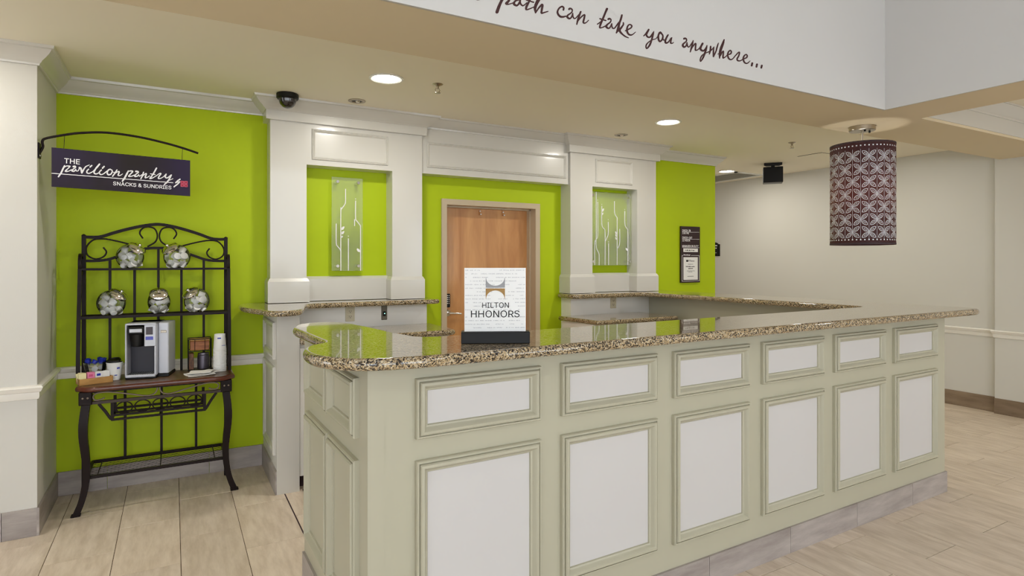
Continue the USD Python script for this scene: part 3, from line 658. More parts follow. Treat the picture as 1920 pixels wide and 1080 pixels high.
# ------------------------------------------------------------------ lettering and signs
GLYPHS = {'path':[[[(2444,5241),(2467,5257),(2475,5262),(2482,5262),(2487,5260),(2491,5256),(2491,5252),(2489,5243),(2479,5222),(2474,5217),(2461,5206),(2457,5201),(2456,5199),(2454,5192),(2456,5187),(2462,5183),(2464,5182),(2474,5182),(2489,5187),(2505,5194),(2530,5207),(2531,5200),(2534,5197),(2542,5192),(2553,5190),(2563,5189),(2567,5190),(2576,5193),(2584,5199),(2594,5211),(2599,5218),(2604,5213),(2614,5206),(2622,5204),(2628,5203),(2631,5204),(2637,5207),(2646,5213),(2669,5234),(2658,5215),(2654,5204),(2652,5193),(2652,5189),(2654,5182),(2656,5179),(2662,5176),(2669,5177),(2684,5183),(2711,5198),(2740,5216),(2741,5207),(2742,5200),(2753,5171),(2755,5169),(2759,5169),(2762,5170),(2765,5173),(2794,5216),(2806,5229),(2818,5243),(2809,5189),(2811,5182),(2816,5178),(2824,5177),(2832,5180),(2891,5210),(2892,5212),(2893,5214),(2892,5216),(2891,5217),(2888,5217),(2829,5193),(2840,5243),(2842,5255),(2839,5264),(2833,5268),(2826,5268),(2818,5265),(2816,5263),(2805,5251),(2786,5227),(2766,5196),(2766,5212),(2768,5220),(2773,5234),(2788,5263),(2809,5299),(2823,5325),(2825,5334),(2823,5341),(2816,5345),(2807,5345),(2798,5341),(2791,5334),(2780,5313),(2759,5271),(2747,5242),(2743,5227),(2705,5205),(2680,5193),(2671,5190),(2672,5194),(2678,5210),(2702,5259),(2738,5256),(2741,5258),(2744,5260),(2745,5264),(2744,5266),(2741,5268),(2707,5269),(2716,5287),(2724,5312),(2723,5315),(2720,5318),(2715,5318),(2711,5316),(2707,5312),(2700,5291),(2690,5270),(2666,5271),(2663,5270),(2661,5267),(2660,5265),(2661,5263),(2663,5261),(2685,5260),(2676,5245),(2673,5248),(2670,5248),(2667,5246),(2644,5224),(2637,5218),(2631,5215),(2625,5216),(2621,5219),(2614,5226),(2612,5229),(2611,5234),(2610,5244),(2612,5249),(2611,5252),(2609,5255),(2606,5257),(2603,5257),(2600,5255),(2601,5258),(2599,5263),(2595,5265),(2590,5265),(2584,5263),(2554,5243),(2543,5231),(2535,5222),(2533,5218),(2516,5209),(2502,5202),(2489,5197),(2483,5198),(2495,5211),(2501,5222),(2508,5237),(2510,5245),(2513,5257),(2513,5262),(2509,5270),(2502,5275),(2497,5277),(2492,5278),(2481,5278),(2475,5277),(2465,5272),(2458,5268),(2443,5257),(2439,5260),(2432,5260),(2426,5257),(2421,5252),(2419,5246),(2418,5225),(2414,5219),(2404,5218),(2402,5217),(2401,5215),(2400,5213),(2401,5211),(2402,5210),(2410,5211),(2395,5182),(2381,5152),(2364,5107),(2362,5100),(2364,5094),(2369,5090),(2377,5090),(2384,5093),(2390,5099),(2404,5138),(2418,5175),(2427,5194),(2441,5220),(2444,5231)],[(2554,5209),(2552,5212),(2552,5215),(2555,5221),(2559,5228),(2569,5235),(2595,5248),(2585,5224),(2575,5210),(2571,5207),(2567,5205),(2562,5206)]]],'ending':[[[(2157,5183),(2167,5169),(2177,5163),(2183,5162),(2192,5162),(2202,5164),(2215,5169),(2223,5175),(2230,5183),(2233,5186),(2240,5201),(2242,5207),(2240,5213),(2236,5216),(2230,5216),(2223,5213),(2219,5208),(2210,5190),(2204,5187),(2193,5184),(2188,5186),(2179,5199),(2174,5202),(2168,5202),(2162,5199),(2157,5194),(2156,5189)]]],'can':[[[(2984,5242),(2981,5233),(2979,5224),(2981,5216),(2986,5205),(2992,5198),(3004,5190),(3012,5186),(3021,5184),(3036,5185),(3051,5189),(3061,5193),(3080,5203),(3083,5206),(3084,5208),(3084,5206),(3086,5199),(3088,5197),(3095,5192),(3104,5188),(3118,5187),(3130,5192),(3137,5198),(3146,5208),(3150,5215),(3152,5222),(3154,5214),(3158,5208),(3166,5203),(3169,5202),(3175,5202),(3181,5203),(3188,5207),(3199,5218),(3213,5232),(3205,5212),(3199,5187),(3194,5158),(3195,5156),(3197,5154),(3201,5154),(3204,5155),(3206,5158),(3217,5189),(3240,5217),(3249,5227),(3263,5240),(3281,5255),(3266,5205),(3264,5195),(3264,5191),(3267,5185),(3272,5181),(3277,5180),(3287,5180),(3300,5186),(3315,5198),(3336,5221),(3337,5223),(3335,5226),(3330,5225),(3314,5208),(3301,5199),(3290,5193),(3287,5192),(3284,5193),(3283,5195),(3283,5199),(3292,5227),(3298,5257),(3296,5266),(3290,5270),(3286,5270),(3279,5268),(3267,5260),(3248,5243),(3231,5225),(3253,5285),(3252,5288),(3249,5290),(3244,5290),(3240,5288),(3236,5285),(3226,5262),(3223,5259),(3192,5224),(3182,5214),(3179,5212),(3176,5211),(3172,5213),(3165,5222),(3160,5250),(3160,5253),(3160,5255),(3158,5256),(3156,5256),(3153,5255),(3151,5253),(3137,5219),(3132,5212),(3129,5208),(3121,5203),(3119,5203),(3109,5206),(3104,5211),(3105,5215),(3110,5221),(3133,5239),(3144,5249),(3150,5256),(3155,5266),(3157,5272),(3157,5279),(3155,5287),(3153,5289),(3148,5293),(3137,5296),(3126,5296),(3117,5293),(3106,5283),(3105,5278),(3106,5274),(3110,5272),(3115,5272),(3121,5274),(3127,5281),(3132,5281),(3140,5279),(3143,5276),(3144,5270),(3142,5266),(3137,5260),(3130,5252),(3098,5229),(3089,5219),(3084,5210),(3083,5213),(3080,5214),(3077,5214),(3051,5205),(3036,5202),(3027,5202),(3018,5204),(3014,5207),(3006,5213),(2999,5224),(2998,5228),(2998,5236),(3005,5250),(3017,5266),(3024,5272),(3034,5278),(3038,5280),(3041,5280),(3044,5278),(3048,5274),(3044,5259),(3046,5256),(3049,5254),(3053,5253),(3058,5255),(3061,5259),(3066,5275),(3065,5280),(3064,5284),(3060,5289),(3050,5294),(3042,5295),(3038,5295),(3034,5294),(3025,5289),(3015,5283),(3005,5274),(2998,5266),(2990,5254)]]],'take':[[[(3454,5189),(3454,5182),(3455,5176),(3457,5174),(3463,5172),(3470,5172),(3487,5179),(3503,5186),(3528,5201),(3529,5196),(3531,5194),(3539,5189),(3550,5185),(3564,5185),(3572,5188),(3580,5193),(3590,5203),(3596,5213),(3599,5218),(3603,5207),(3607,5201),(3614,5197),(3624,5197),(3636,5201),(3646,5209),(3656,5220),(3679,5250),(3659,5187),(3653,5166),(3654,5164),(3657,5162),(3661,5162),(3664,5163),(3681,5182),(3686,5190),(3692,5183),(3704,5174),(3720,5165),(3746,5154),(3764,5148),(3781,5145),(3808,5144),(3812,5146),(3812,5150),(3811,5151),(3782,5156),(3766,5162),(3748,5169),(3734,5178),(3723,5186),(3716,5193),(3712,5200),(3712,5205),(3731,5228),(3746,5251),(3752,5260),(3754,5271),(3750,5285),(3748,5286),(3744,5286),(3740,5285),(3738,5282),(3737,5279),(3738,5268),(3734,5260),(3711,5233),(3697,5221),(3708,5270),(3723,5302),(3731,5326),(3737,5352),(3735,5355),(3732,5357),(3727,5357),(3722,5355),(3718,5352),(3705,5314),(3691,5281),(3688,5280),(3685,5277),(3674,5264),(3663,5250),(3639,5217),(3633,5212),(3629,5209),(3624,5208),(3621,5208),(3619,5209),(3615,5215),(3612,5223),(3609,5247),(3606,5249),(3604,5249),(3601,5248),(3599,5245),(3583,5216),(3576,5207),(3572,5203),(3568,5200),(3564,5199),(3555,5203),(3551,5206),(3549,5208),(3550,5210),(3559,5223),(3586,5245),(3593,5253),(3599,5262),(3601,5269),(3602,5280),(3600,5285),(3598,5287),(3586,5293),(3576,5294),(3568,5291),(3558,5286),(3554,5281),(3553,5277),(3554,5273),(3558,5270),(3564,5270),(3570,5272),(3578,5278),(3587,5277),(3589,5274),(3588,5269),(3580,5257),(3545,5231),(3534,5219),(3530,5213),(3528,5213),(3524,5211),(3491,5191),(3478,5186),(3471,5184),(3474,5193),(3479,5205),(3502,5255),(3533,5254),(3537,5255),(3540,5258),(3541,5261),(3540,5264),(3537,5265),(3508,5266),(3537,5329),(3558,5369),(3560,5374),(3558,5379),(3554,5381),(3547,5381),(3541,5379),(3536,5374),(3497,5289),(3486,5267),(3464,5269),(3460,5267),(3458,5265),(3457,5262),(3458,5260),(3460,5258),(3480,5256),(3469,5236),(3466,5236),(3463,5234),(3433,5211),(3430,5209),(3430,5206),(3430,5204),(3433,5202),(3436,5202),(3439,5203),(3463,5222),(3458,5205)]],[[(3778,5227),(3778,5219),(3767,5213),(3764,5210),(3763,5207),(3764,5204),(3767,5203),(3770,5203),(3779,5207),(3785,5192),(3792,5184),(3803,5176),(3807,5174),(3817,5172),(3827,5172),(3838,5173),(3847,5176),(3856,5181),(3875,5195),(3900,5220),(3900,5223),(3897,5224),(3895,5223),(3869,5202),(3859,5195),(3846,5189),(3838,5187),(3831,5186),(3822,5188),(3817,5189),(3813,5192),(3804,5204),(3802,5210),(3800,5217),(3830,5235),(3842,5243),(3852,5254),(3857,5265),(3858,5271),(3855,5276),(3847,5282),(3835,5285),(3828,5285),(3820,5283),(3808,5278),(3801,5272),(3794,5264),(3787,5253),(3782,5242)],[(3803,5249),(3812,5265),(3816,5269),(3820,5271),(3828,5274),(3832,5273),(3837,5271),(3841,5267),(3840,5262),(3833,5254),(3821,5245),(3799,5232),(3801,5242)]]],'you':[[[(4015,5224),(3995,5204),(3994,5201),(3995,5199),(3997,5198),(4000,5198),(4004,5199),(4024,5216),(4028,5207),(4030,5203),(4038,5197),(4050,5192),(4064,5192),(4074,5194),(4084,5198),(4094,5205),(4102,5212),(4090,5178),(4069,5164),(4045,5144),(4032,5131),(4025,5121),(4021,5107),(4021,5095),(4023,5089),(4027,5084),(4032,5081),(4035,5080),(4040,5080),(4043,5081),(4048,5083),(4053,5086),(4069,5101),(4082,5117),(4088,5124),(4097,5142),(4112,5180),(4139,5190),(4156,5197),(4167,5206),(4178,5217),(4180,5202),(4186,5189),(4192,5182),(4200,5178),(4204,5177),(4213,5178),(4223,5182),(4228,5185),(4241,5197),(4250,5209),(4252,5206),(4256,5203),(4265,5203),(4271,5205),(4269,5196),(4272,5185),(4275,5182),(4282,5178),(4286,5177),(4296,5177),(4310,5182),(4319,5188),(4333,5200),(4349,5218),(4346,5207),(4345,5199),(4347,5193),(4355,5188),(4367,5188),(4378,5191),(4384,5195),(4399,5209),(4399,5212),(4395,5213),(4375,5201),(4371,5200),(4368,5201),(4365,5203),(4365,5210),(4368,5223),(4377,5254),(4376,5256),(4374,5257),(4371,5257),(4363,5254),(4354,5246),(4331,5217),(4321,5206),(4316,5202),(4304,5196),(4298,5195),(4296,5195),(4293,5201),(4294,5207),(4308,5236),(4327,5268),(4329,5272),(4327,5275),(4324,5277),(4320,5277),(4315,5275),(4307,5267),(4300,5259),(4277,5222),(4271,5215),(4265,5212),(4262,5215),(4257,5226),(4260,5234),(4261,5244),(4256,5258),(4251,5266),(4240,5271),(4239,5275),(4232,5281),(4225,5285),(4222,5286),(4215,5286),(4206,5282),(4197,5275),(4187,5259),(4181,5243),(4179,5233),(4157,5207),(4151,5203),(4144,5200),(4116,5191),(4126,5221),(4135,5260),(4132,5264),(4135,5271),(4132,5274),(4128,5273),(4126,5271),(4084,5218),(4079,5213),(4072,5209),(4062,5207),(4056,5208),(4048,5214),(4045,5218),(4044,5221),(4045,5224),(4055,5242),(4072,5271),(4074,5277),(4072,5281),(4069,5283),(4063,5283),(4058,5281),(4055,5278),(4033,5248)],[(4203,5207),(4200,5226),(4201,5240),(4203,5248),(4207,5254),(4216,5265),(4234,5257),(4237,5254),(4241,5244),(4240,5236),(4238,5228),(4234,5217),(4227,5206),(4222,5201),(4217,5197),(4212,5195),(4206,5202)],[(4040,5094),(4037,5098),(4037,5105),(4038,5114),(4042,5122),(4050,5132),(4060,5143),(4084,5163),(4072,5138),(4063,5122),(4046,5099)]]],'anywhere':[[[(4549,5267),(4555,5271),(4560,5272),(4566,5270),(4568,5266),(4566,5257),(4562,5252),(4528,5229),(4516,5218),(4511,5210),(4509,5202),(4508,5199),(4511,5192),(4517,5186),(4526,5181),(4530,5179),(4541,5179),(4551,5182),(4560,5187),(4573,5198),(4579,5208),(4582,5201),(4591,5195),(4597,5193),(4607,5194),(4613,5197),(4622,5204),(4647,5233),(4636,5208),(4630,5190),(4621,5151),(4622,5148),(4624,5147),(4627,5147),(4631,5148),(4633,5150),(4652,5190),(4672,5215),(4695,5240),(4692,5218),(4690,5189),(4692,5182),(4697,5177),(4700,5177),(4709,5177),(4723,5182),(4738,5190),(4760,5207),(4763,5200),(4769,5195),(4778,5190),(4790,5187),(4802,5186),(4813,5188),(4824,5191),(4836,5198),(4824,5173),(4805,5160),(4790,5148),(4780,5137),(4769,5117),(4761,5096),(4762,5087),(4767,5077),(4772,5075),(4777,5075),(4783,5078),(4791,5085),(4814,5111),(4828,5132),(4851,5175),(4902,5197),(4898,5178),(4899,5176),(4901,5174),(4905,5174),(4909,5175),(4912,5178),(4929,5216),(4934,5218),(4943,5224),(4954,5235),(4960,5242),(4956,5226),(4954,5209),(4955,5161),(4957,5157),(4960,5155),(4965,5155),(4970,5157),(4974,5160),(5001,5204),(5017,5235),(5036,5287),(5045,5319),(5045,5321),(5040,5322),(5035,5319),(5020,5294),(5012,5275),(4996,5228),(4975,5191),(4977,5267),(4975,5269),(4970,5269),(4946,5243),(4933,5233),(4932,5264),(4931,5267),(4927,5268),(4923,5269),(4919,5267),(4915,5264),(4911,5255),(4910,5238),(4905,5210),(4857,5188),(4865,5210),(4876,5254),(4873,5258),(4876,5264),(4873,5267),(4868,5266),(4866,5264),(4841,5229),(4829,5215),(4817,5207),(4813,5205),(4808,5204),(4797,5207),(4792,5209),(4788,5213),(4788,5220),(4795,5236),(4800,5246),(4812,5259),(4818,5274),(4816,5278),(4811,5281),(4804,5281),(4798,5278),(4790,5271),(4772,5242),(4753,5216),(4730,5198),(4720,5193),(4710,5190),(4715,5241),(4715,5250),(4713,5256),(4707,5260),(4700,5260),(4693,5257),(4683,5248),(4666,5229),(4675,5277),(4674,5280),(4672,5281),(4668,5282),(4664,5280),(4661,5278),(4659,5269),(4623,5223),(4613,5211),(4606,5205),(4604,5204),(4601,5205),(4595,5213),(4586,5244),(4584,5246),(4581,5246),(4577,5245),(4575,5242),(4565,5217),(4559,5207),(4554,5202),(4545,5198),(4543,5197),(4540,5199),(4534,5205),(4535,5209),(4546,5222),(4565,5237),(4578,5250),(4580,5254),(4584,5265),(4583,5273),(4581,5278),(4577,5282),(4570,5286),(4563,5288),(4551,5288),(4543,5285),(4534,5280),(4529,5275),(4528,5270),(4529,5266),(4534,5263),(4541,5263)],[(4778,5094),(4781,5108),(4790,5127),(4799,5139),(4814,5153),(4799,5122),(4777,5086)]],[[(5046,5213),(5030,5201),(5028,5198),(5028,5196),(5033,5195),(5045,5202),(5046,5188),(5051,5159),(5052,5157),(5054,5155),(5058,5155),(5061,5156),(5064,5159),(5070,5181),(5073,5182),(5076,5185),(5097,5218),(5106,5231),(5101,5209),(5098,5177),(5101,5169),(5107,5165),(5116,5165),(5126,5169),(5152,5187),(5172,5202),(5179,5187),(5186,5178),(5191,5174),(5206,5168),(5218,5166),(5229,5167),(5239,5169),(5251,5175),(5270,5188),(5287,5204),(5311,5230),(5315,5231),(5344,5259),(5356,5268),(5353,5255),(5346,5237),(5322,5207),(5318,5198),(5318,5190),(5321,5183),(5327,5178),(5335,5174),(5351,5173),(5371,5176),(5389,5183),(5418,5200),(5425,5186),(5432,5177),(5437,5174),(5447,5169),(5459,5166),(5471,5166),(5482,5167),(5497,5172),(5511,5181),(5523,5192),(5543,5212),(5540,5214),(5536,5213),(5509,5192),(5487,5181),(5478,5179),(5470,5180),(5458,5184),(5452,5188),(5445,5198),(5440,5211),(5467,5221),(5482,5229),(5496,5241),(5502,5253),(5503,5260),(5497,5269),(5486,5276),(5482,5277),(5473,5277),(5464,5274),(5452,5268),(5441,5260),(5432,5252),(5425,5242),(5419,5230),(5416,5220),(5415,5212),(5388,5196),(5376,5190),(5357,5187),(5346,5188),(5340,5194),(5340,5200),(5365,5233),(5372,5251),(5377,5265),(5377,5275),(5374,5281),(5368,5283),(5363,5283),(5352,5280),(5338,5271),(5309,5243),(5304,5239),(5266,5200),(5255,5191),(5238,5182),(5229,5180),(5222,5180),(5210,5185),(5202,5193),(5195,5206),(5193,5218),(5211,5221),(5227,5227),(5240,5238),(5246,5247),(5250,5258),(5246,5269),(5235,5276),(5230,5278),(5221,5278),(5212,5275),(5201,5268),(5192,5260),(5183,5251),(5174,5235),(5171,5225),(5169,5216),(5160,5207),(5145,5194),(5120,5180),(5126,5235),(5126,5241),(5123,5248),(5118,5251),(5114,5251),(5112,5251),(5104,5248),(5094,5239),(5082,5224),(5093,5255),(5120,5312),(5129,5337),(5136,5371),(5134,5374),(5131,5375),(5126,5375),(5122,5374),(5119,5371),(5106,5351),(5069,5285),(5059,5263),(5053,5246),(5048,5228)],[(5211,5236),(5194,5230),(5199,5241),(5205,5251),(5213,5259),(5221,5265),(5225,5262),(5229,5257),(5230,5255),(5228,5251),(5219,5241)],[(5452,5248),(5462,5258),(5472,5264),(5477,5262),(5481,5258),(5481,5253),(5473,5242),(5464,5236),(5440,5225),(5445,5237)]]],'dots':[[[(5566,5198),(5560,5194),(5550,5161),(5552,5156),(5558,5153),(5565,5153),(5573,5156),(5578,5160),(5588,5193),(5586,5198),(5580,5200),(5573,5201)]],[[(5638,5193),(5628,5160),(5630,5155),(5636,5153),(5643,5152),(5651,5155),(5656,5160),(5666,5192),(5664,5197),(5658,5200),(5651,5200),(5644,5198)]],[[(5719,5193),(5709,5162),(5711,5158),(5717,5155),(5724,5155),(5732,5157),(5737,5162),(5747,5192),(5745,5197),(5740,5200),(5732,5200),(5725,5197)]]],'pavilion':[[[(-834,4083),(-835,4078),(-834,4074),(-832,4071),(-828,4070),(-824,4072),(-807,4092),(-806,4096),(-807,4101),(-810,4104),(-813,4104),(-817,4103)]],[[(-983,4060),(-973,4064),(-967,4065),(-986,4050),(-997,4037),(-999,4040),(-1001,4040),(-1003,4039),(-1027,4022),(-1034,4020),(-1048,4018),(-1012,4063),(-1010,4066),(-1009,4071),(-1010,4076),(-1012,4079),(-1017,4080),(-1034,4081),(-1040,4080),(-1045,4079),(-1053,4075),(-1060,4069),(-1058,4074),(-1059,4078),(-1061,4081),(-1064,4081),(-1068,4080),(-1070,4077),(-1085,4042),(-1103,3993),(-1110,3979),(-1125,3952),(-1126,3947),(-1125,3943),(-1122,3940),(-1119,3939),(-1115,3940),(-1113,3944),(-1097,3970),(-1089,3984),(-1083,4000),(-1066,4049),(-1054,4062),(-1048,4066),(-1045,4067),(-1040,4068),(-1024,4065),(-1039,4046),(-1057,4026),(-1062,4019),(-1064,4013),(-1063,4009),(-1059,4005),(-1052,4004),(-1046,4004),(-1029,4009),(-1017,4016),(-1002,4027),(-1003,4021),(-1003,4018),(-1001,4016),(-999,4013),(-996,4012),(-988,4010),(-979,4010),(-973,4013),(-968,4018),(-963,4026),(-962,4022),(-958,4019),(-953,4018),(-946,4018),(-941,4020),(-938,4022),(-934,4027),(-930,4036),(-924,4052),(-920,4040),(-913,4001),(-910,3998),(-906,3997),(-902,3998),(-898,4003),(-886,4033),(-874,4059),(-867,4072),(-860,4079),(-855,4083),(-833,4097),(-832,4099),(-832,4101),(-832,4103),(-833,4105),(-835,4105),(-860,4093),(-871,4086),(-877,4078),(-885,4066),(-896,4047),(-901,4035),(-905,4055),(-907,4061),(-909,4064),(-915,4070),(-922,4072),(-929,4072),(-932,4071),(-935,4068),(-936,4064),(-935,4060),(-933,4058),(-934,4056),(-940,4036),(-942,4030),(-946,4028),(-950,4028),(-955,4030),(-957,4045),(-959,4047),(-962,4048),(-964,4047),(-965,4045),(-976,4028),(-979,4026),(-990,4026),(-980,4039),(-961,4057),(-958,4062),(-956,4069),(-958,4075),(-965,4083),(-971,4085),(-975,4084),(-987,4080),(-991,4076),(-992,4071),(-991,4065),(-987,4061)]],[[(-865,4024),(-866,4016),(-864,4009),(-862,4006),(-858,4001),(-848,3998),(-840,3997),(-835,3999),(-828,4002),(-800,4023),(-798,4026),(-799,4019),(-797,4010),(-795,4006),(-790,4000),(-787,3998),(-777,3995),(-769,3996),(-757,4002),(-745,4011),(-743,4004),(-738,3997),(-736,3994),(-733,3993),(-726,3992),(-717,3994),(-709,3997),(-704,4000),(-691,4011),(-671,4033),(-673,4024),(-673,4019),(-671,4010),(-669,4006),(-667,4002),(-661,3996),(-658,3994),(-651,3993),(-646,3994),(-638,3997),(-628,4003),(-622,4010),(-619,4015),(-617,4021),(-613,4032),(-598,4029),(-597,4030),(-619,3991),(-620,3987),(-619,3983),(-616,3980),(-613,3980),(-610,3981),(-607,3984),(-584,4022),(-569,4034),(-558,4041),(-556,4041),(-564,4019),(-567,4009),(-567,4004),(-566,4000),(-565,3998),(-562,3995),(-559,3994),(-553,3993),(-549,3993),(-539,3997),(-535,3999),(-527,4006),(-515,4018),(-514,4020),(-513,4022),(-514,4024),(-515,4025),(-517,4025),(-540,4008),(-545,4006),(-553,4007),(-544,4033),(-542,4042),(-544,4049),(-547,4053),(-552,4055),(-559,4052),(-574,4042),(-566,4059),(-565,4063),(-566,4067),(-568,4070),(-572,4071),(-575,4069),(-577,4066),(-594,4034),(-595,4036),(-596,4038),(-611,4040),(-611,4051),(-613,4058),(-618,4064),(-630,4071),(-632,4074),(-636,4075),(-649,4070),(-655,4066),(-660,4060),(-665,4052),(-668,4051),(-703,4015),(-714,4008),(-722,4006),(-726,4007),(-730,4009),(-732,4012),(-733,4018),(-734,4024),(-733,4028),(-716,4048),(-715,4052),(-716,4056),(-718,4058),(-721,4059),(-725,4058),(-741,4039),(-744,4035),(-745,4031),(-746,4025),(-750,4022),(-758,4016),(-765,4012),(-773,4010),(-777,4011),(-782,4014),(-784,4018),(-784,4024),(-783,4027),(-777,4042),(-768,4061),(-754,4079),(-733,4113),(-732,4119),(-733,4123),(-736,4126),(-739,4127),(-744,4125),(-754,4111),(-775,4080),(-787,4056),(-805,4032),(-828,4016),(-835,4012),(-844,4011),(-852,4015),(-853,4017),(-853,4021),(-851,4029),(-849,4034),(-837,4048),(-836,4052),(-837,4055),(-839,4058),(-842,4059),(-846,4058),(-856,4045),(-861,4039),(-864,4032)],[(-654,4012),(-658,4021),(-658,4030),(-654,4043),(-649,4052),(-645,4055),(-636,4059),(-624,4051),(-623,4049),(-624,4040),(-628,4028),(-632,4019),(-635,4016),(-642,4013),(-651,4011)]],[[(-718,4074),(-717,4069),(-714,4066),(-710,4065),(-706,4067),(-689,4090),(-688,4094),(-689,4099),(-691,4102),(-695,4103),(-699,4102),(-717,4079)]]],'pantry':[[[(-232,4019),(-247,3997),(-249,3993),(-250,3989),(-249,3982),(-246,3979),(-240,3977),(-233,3980),(-222,3984),(-205,3995),(-170,4023),(-149,4043),(-144,4046),(-139,4049),(-154,4024),(-161,4009),(-163,4001),(-163,3994),(-162,3991),(-159,3986),(-153,3984),(-149,3985),(-140,3987),(-128,3992),(-119,3998),(-99,4014),(-92,4022),(-92,4014),(-89,4007),(-84,4001),(-80,3999),(-73,3997),(-69,3998),(-60,4000),(-54,4004),(-41,4015),(-54,3989),(-69,3965),(-82,3948),(-100,3928),(-101,3924),(-100,3921),(-98,3918),(-95,3917),(-92,3918),(-72,3935),(-60,3950),(-45,3972),(-2,3997),(-1,3999),(-1,4001),(-1,4003),(-2,4005),(-4,4005),(-6,4004),(-37,3986),(-28,4006),(-15,4040),(-14,4044),(-15,4048),(-18,4051),(-21,4052),(-25,4051),(-54,4022),(-61,4016),(-69,4012),(-74,4013),(-77,4016),(-77,4019),(-69,4050),(-70,4054),(-72,4057),(-76,4058),(-80,4056),(-82,4053),(-104,4022),(-123,4008),(-133,4002),(-140,4000),(-150,3999),(-145,4011),(-129,4037),(-124,4046),(-123,4051),(-124,4057),(-128,4062),(-134,4063),(-139,4062),(-146,4059),(-154,4052),(-174,4032),(-203,4010),(-216,4001),(-228,3996),(-219,4010),(-206,4033),(-188,4031),(-186,4032),(-185,4034),(-184,4037),(-185,4039),(-186,4041),(-200,4043),(-190,4064),(-169,4110),(-168,4115),(-169,4120),(-172,4123),(-176,4124),(-180,4122),(-183,4118),(-204,4072),(-217,4045),(-238,4048),(-240,4047),(-242,4045),(-242,4042),(-242,4040),(-240,4038),(-223,4035)]],[[(-478,4037),(-483,4032),(-484,4029),(-483,4027),(-504,3980),(-514,3960),(-524,3942),(-526,3937),(-524,3933),(-522,3929),(-518,3928),(-514,3930),(-496,3956),(-484,3979),(-472,4007),(-465,4023),(-457,4048),(-451,4052),(-447,4055),(-436,4056),(-429,4056),(-425,4054),(-462,4005),(-463,3998),(-462,3994),(-458,3989),(-454,3989),(-445,3989),(-428,3994),(-416,3999),(-403,4008),(-403,4005),(-402,3998),(-398,3994),(-394,3993),(-391,3992),(-381,3994),(-369,3998),(-363,4004),(-357,4013),(-356,4006),(-354,4004),(-352,4002),(-348,4001),(-343,4003),(-339,4006),(-324,4020),(-340,3982),(-341,3978),(-340,3974),(-337,3971),(-334,3970),(-330,3971),(-328,3975),(-314,4007),(-293,4029),(-286,4035),(-295,4012),(-298,4000),(-298,3995),(-297,3991),(-293,3986),(-287,3985),(-283,3986),(-268,3993),(-261,3998),(-244,4013),(-242,4016),(-242,4018),(-242,4021),(-244,4023),(-246,4023),(-248,4022),(-269,4004),(-275,4001),(-283,3999),(-274,4028),(-272,4038),(-273,4045),(-277,4049),(-282,4050),(-287,4048),(-294,4044),(-308,4027),(-301,4057),(-302,4060),(-304,4063),(-307,4064),(-310,4062),(-313,4060),(-321,4031),(-324,4031),(-326,4031),(-347,4012),(-348,4012),(-349,4016),(-352,4028),(-353,4030),(-356,4030),(-358,4029),(-372,4012),(-376,4010),(-388,4009),(-380,4023),(-360,4040),(-354,4048),(-353,4055),(-355,4063),(-360,4068),(-370,4071),(-384,4071),(-389,4069),(-392,4065),(-393,4060),(-392,4054),(-389,4051),(-384,4050),(-370,4050),(-365,4050),(-383,4037),(-387,4033),(-397,4021),(-398,4022),(-400,4022),(-403,4021),(-422,4010),(-428,4007),(-446,4004),(-431,4025),(-413,4046),(-411,4051),(-409,4059),(-410,4063),(-415,4068),(-423,4070),(-436,4070),(-442,4068),(-451,4065),(-454,4063),(-457,4067),(-460,4068),(-464,4066),(-466,4063)]],[[(43,3987),(19,3958),(18,3954),(19,3949),(22,3946),(25,3945),(29,3947),(32,3950),(55,3960),(38,3942),(5,3912),(2,3908),(1,3904),(2,3899),(5,3896),(8,3895),(12,3897),(45,3928),(61,3946),(71,3960),(74,3967),(73,3973),(71,3975),(65,3975),(47,3969),(58,3979),(74,3991),(77,3994),(78,3999),(77,4004),(74,4007),(70,4008),(66,4006)]]]}
STEMS_A = {'stems': [[(1.163, 2.062), (1.163, 1.966), (1.156, 1.939), (1.132, 1.903), (1.127, 1.88), (1.127, 1.428)], [(1.092, 1.791), (1.092, 1.643), (1.102, 1.616), (1.12, 1.594), (1.125, 1.579)], [(1.185, 1.679), (1.185, 1.428)], [(1.241, 1.974), (1.241, 1.838), (1.25, 1.816), (1.274, 1.785), (1.28, 1.747), (1.28, 1.427)], [(1.233, 1.83), (1.233, 1.776)]], 'dots': [(1.241, 1.988), (1.185, 1.696)], 'leaves': [[(1.132, 1.743), (1.156, 1.77)], [(1.132, 1.709), (1.155, 1.734)], [(1.132, 1.682), (1.143, 1.699)], [(1.276, 1.572), (1.253, 1.603)]]}
STEMS_B = {'stems': [[(3.588, 2.179), (3.588, 1.73), (3.571, 1.689), (3.57, 1.464)], [(3.607, 2.083), (3.607, 1.763), (3.588, 1.713), (3.591, 1.632), (3.617, 1.583), (3.624, 1.558), (3.624, 1.464)], [(3.658, 2.043), (3.658, 1.863), (3.679, 1.822), (3.697, 1.782), (3.697, 1.463)], [(3.737, 1.89), (3.737, 1.774), (3.72, 1.732), (3.702, 1.699)], [(3.741, 1.679), (3.741, 1.463)], [(3.815, 2.097), (3.817, 1.981), (3.845, 1.936), (3.849, 1.894), (3.849, 1.463)], [(3.881, 1.824), (3.881, 1.685), (3.858, 1.63)], [(3.947, 2.005), (3.949, 1.872), (3.976, 1.826), (3.987, 1.788), (3.987, 1.463)]], 'dots': [(3.607, 2.098), (3.658, 2.058), (3.737, 1.911), (3.741, 1.693), (3.947, 2.021)], 'leaves': [[(3.661, 1.987), (3.686, 2.019)], [(3.661, 1.954), (3.677, 1.979)], [(3.845, 1.768), (3.826, 1.801)], [(3.845, 1.743), (3.828, 1.772)], [(3.845, 1.714), (3.828, 1.743)], [(3.985, 1.606), (3.96, 1.638)]]}

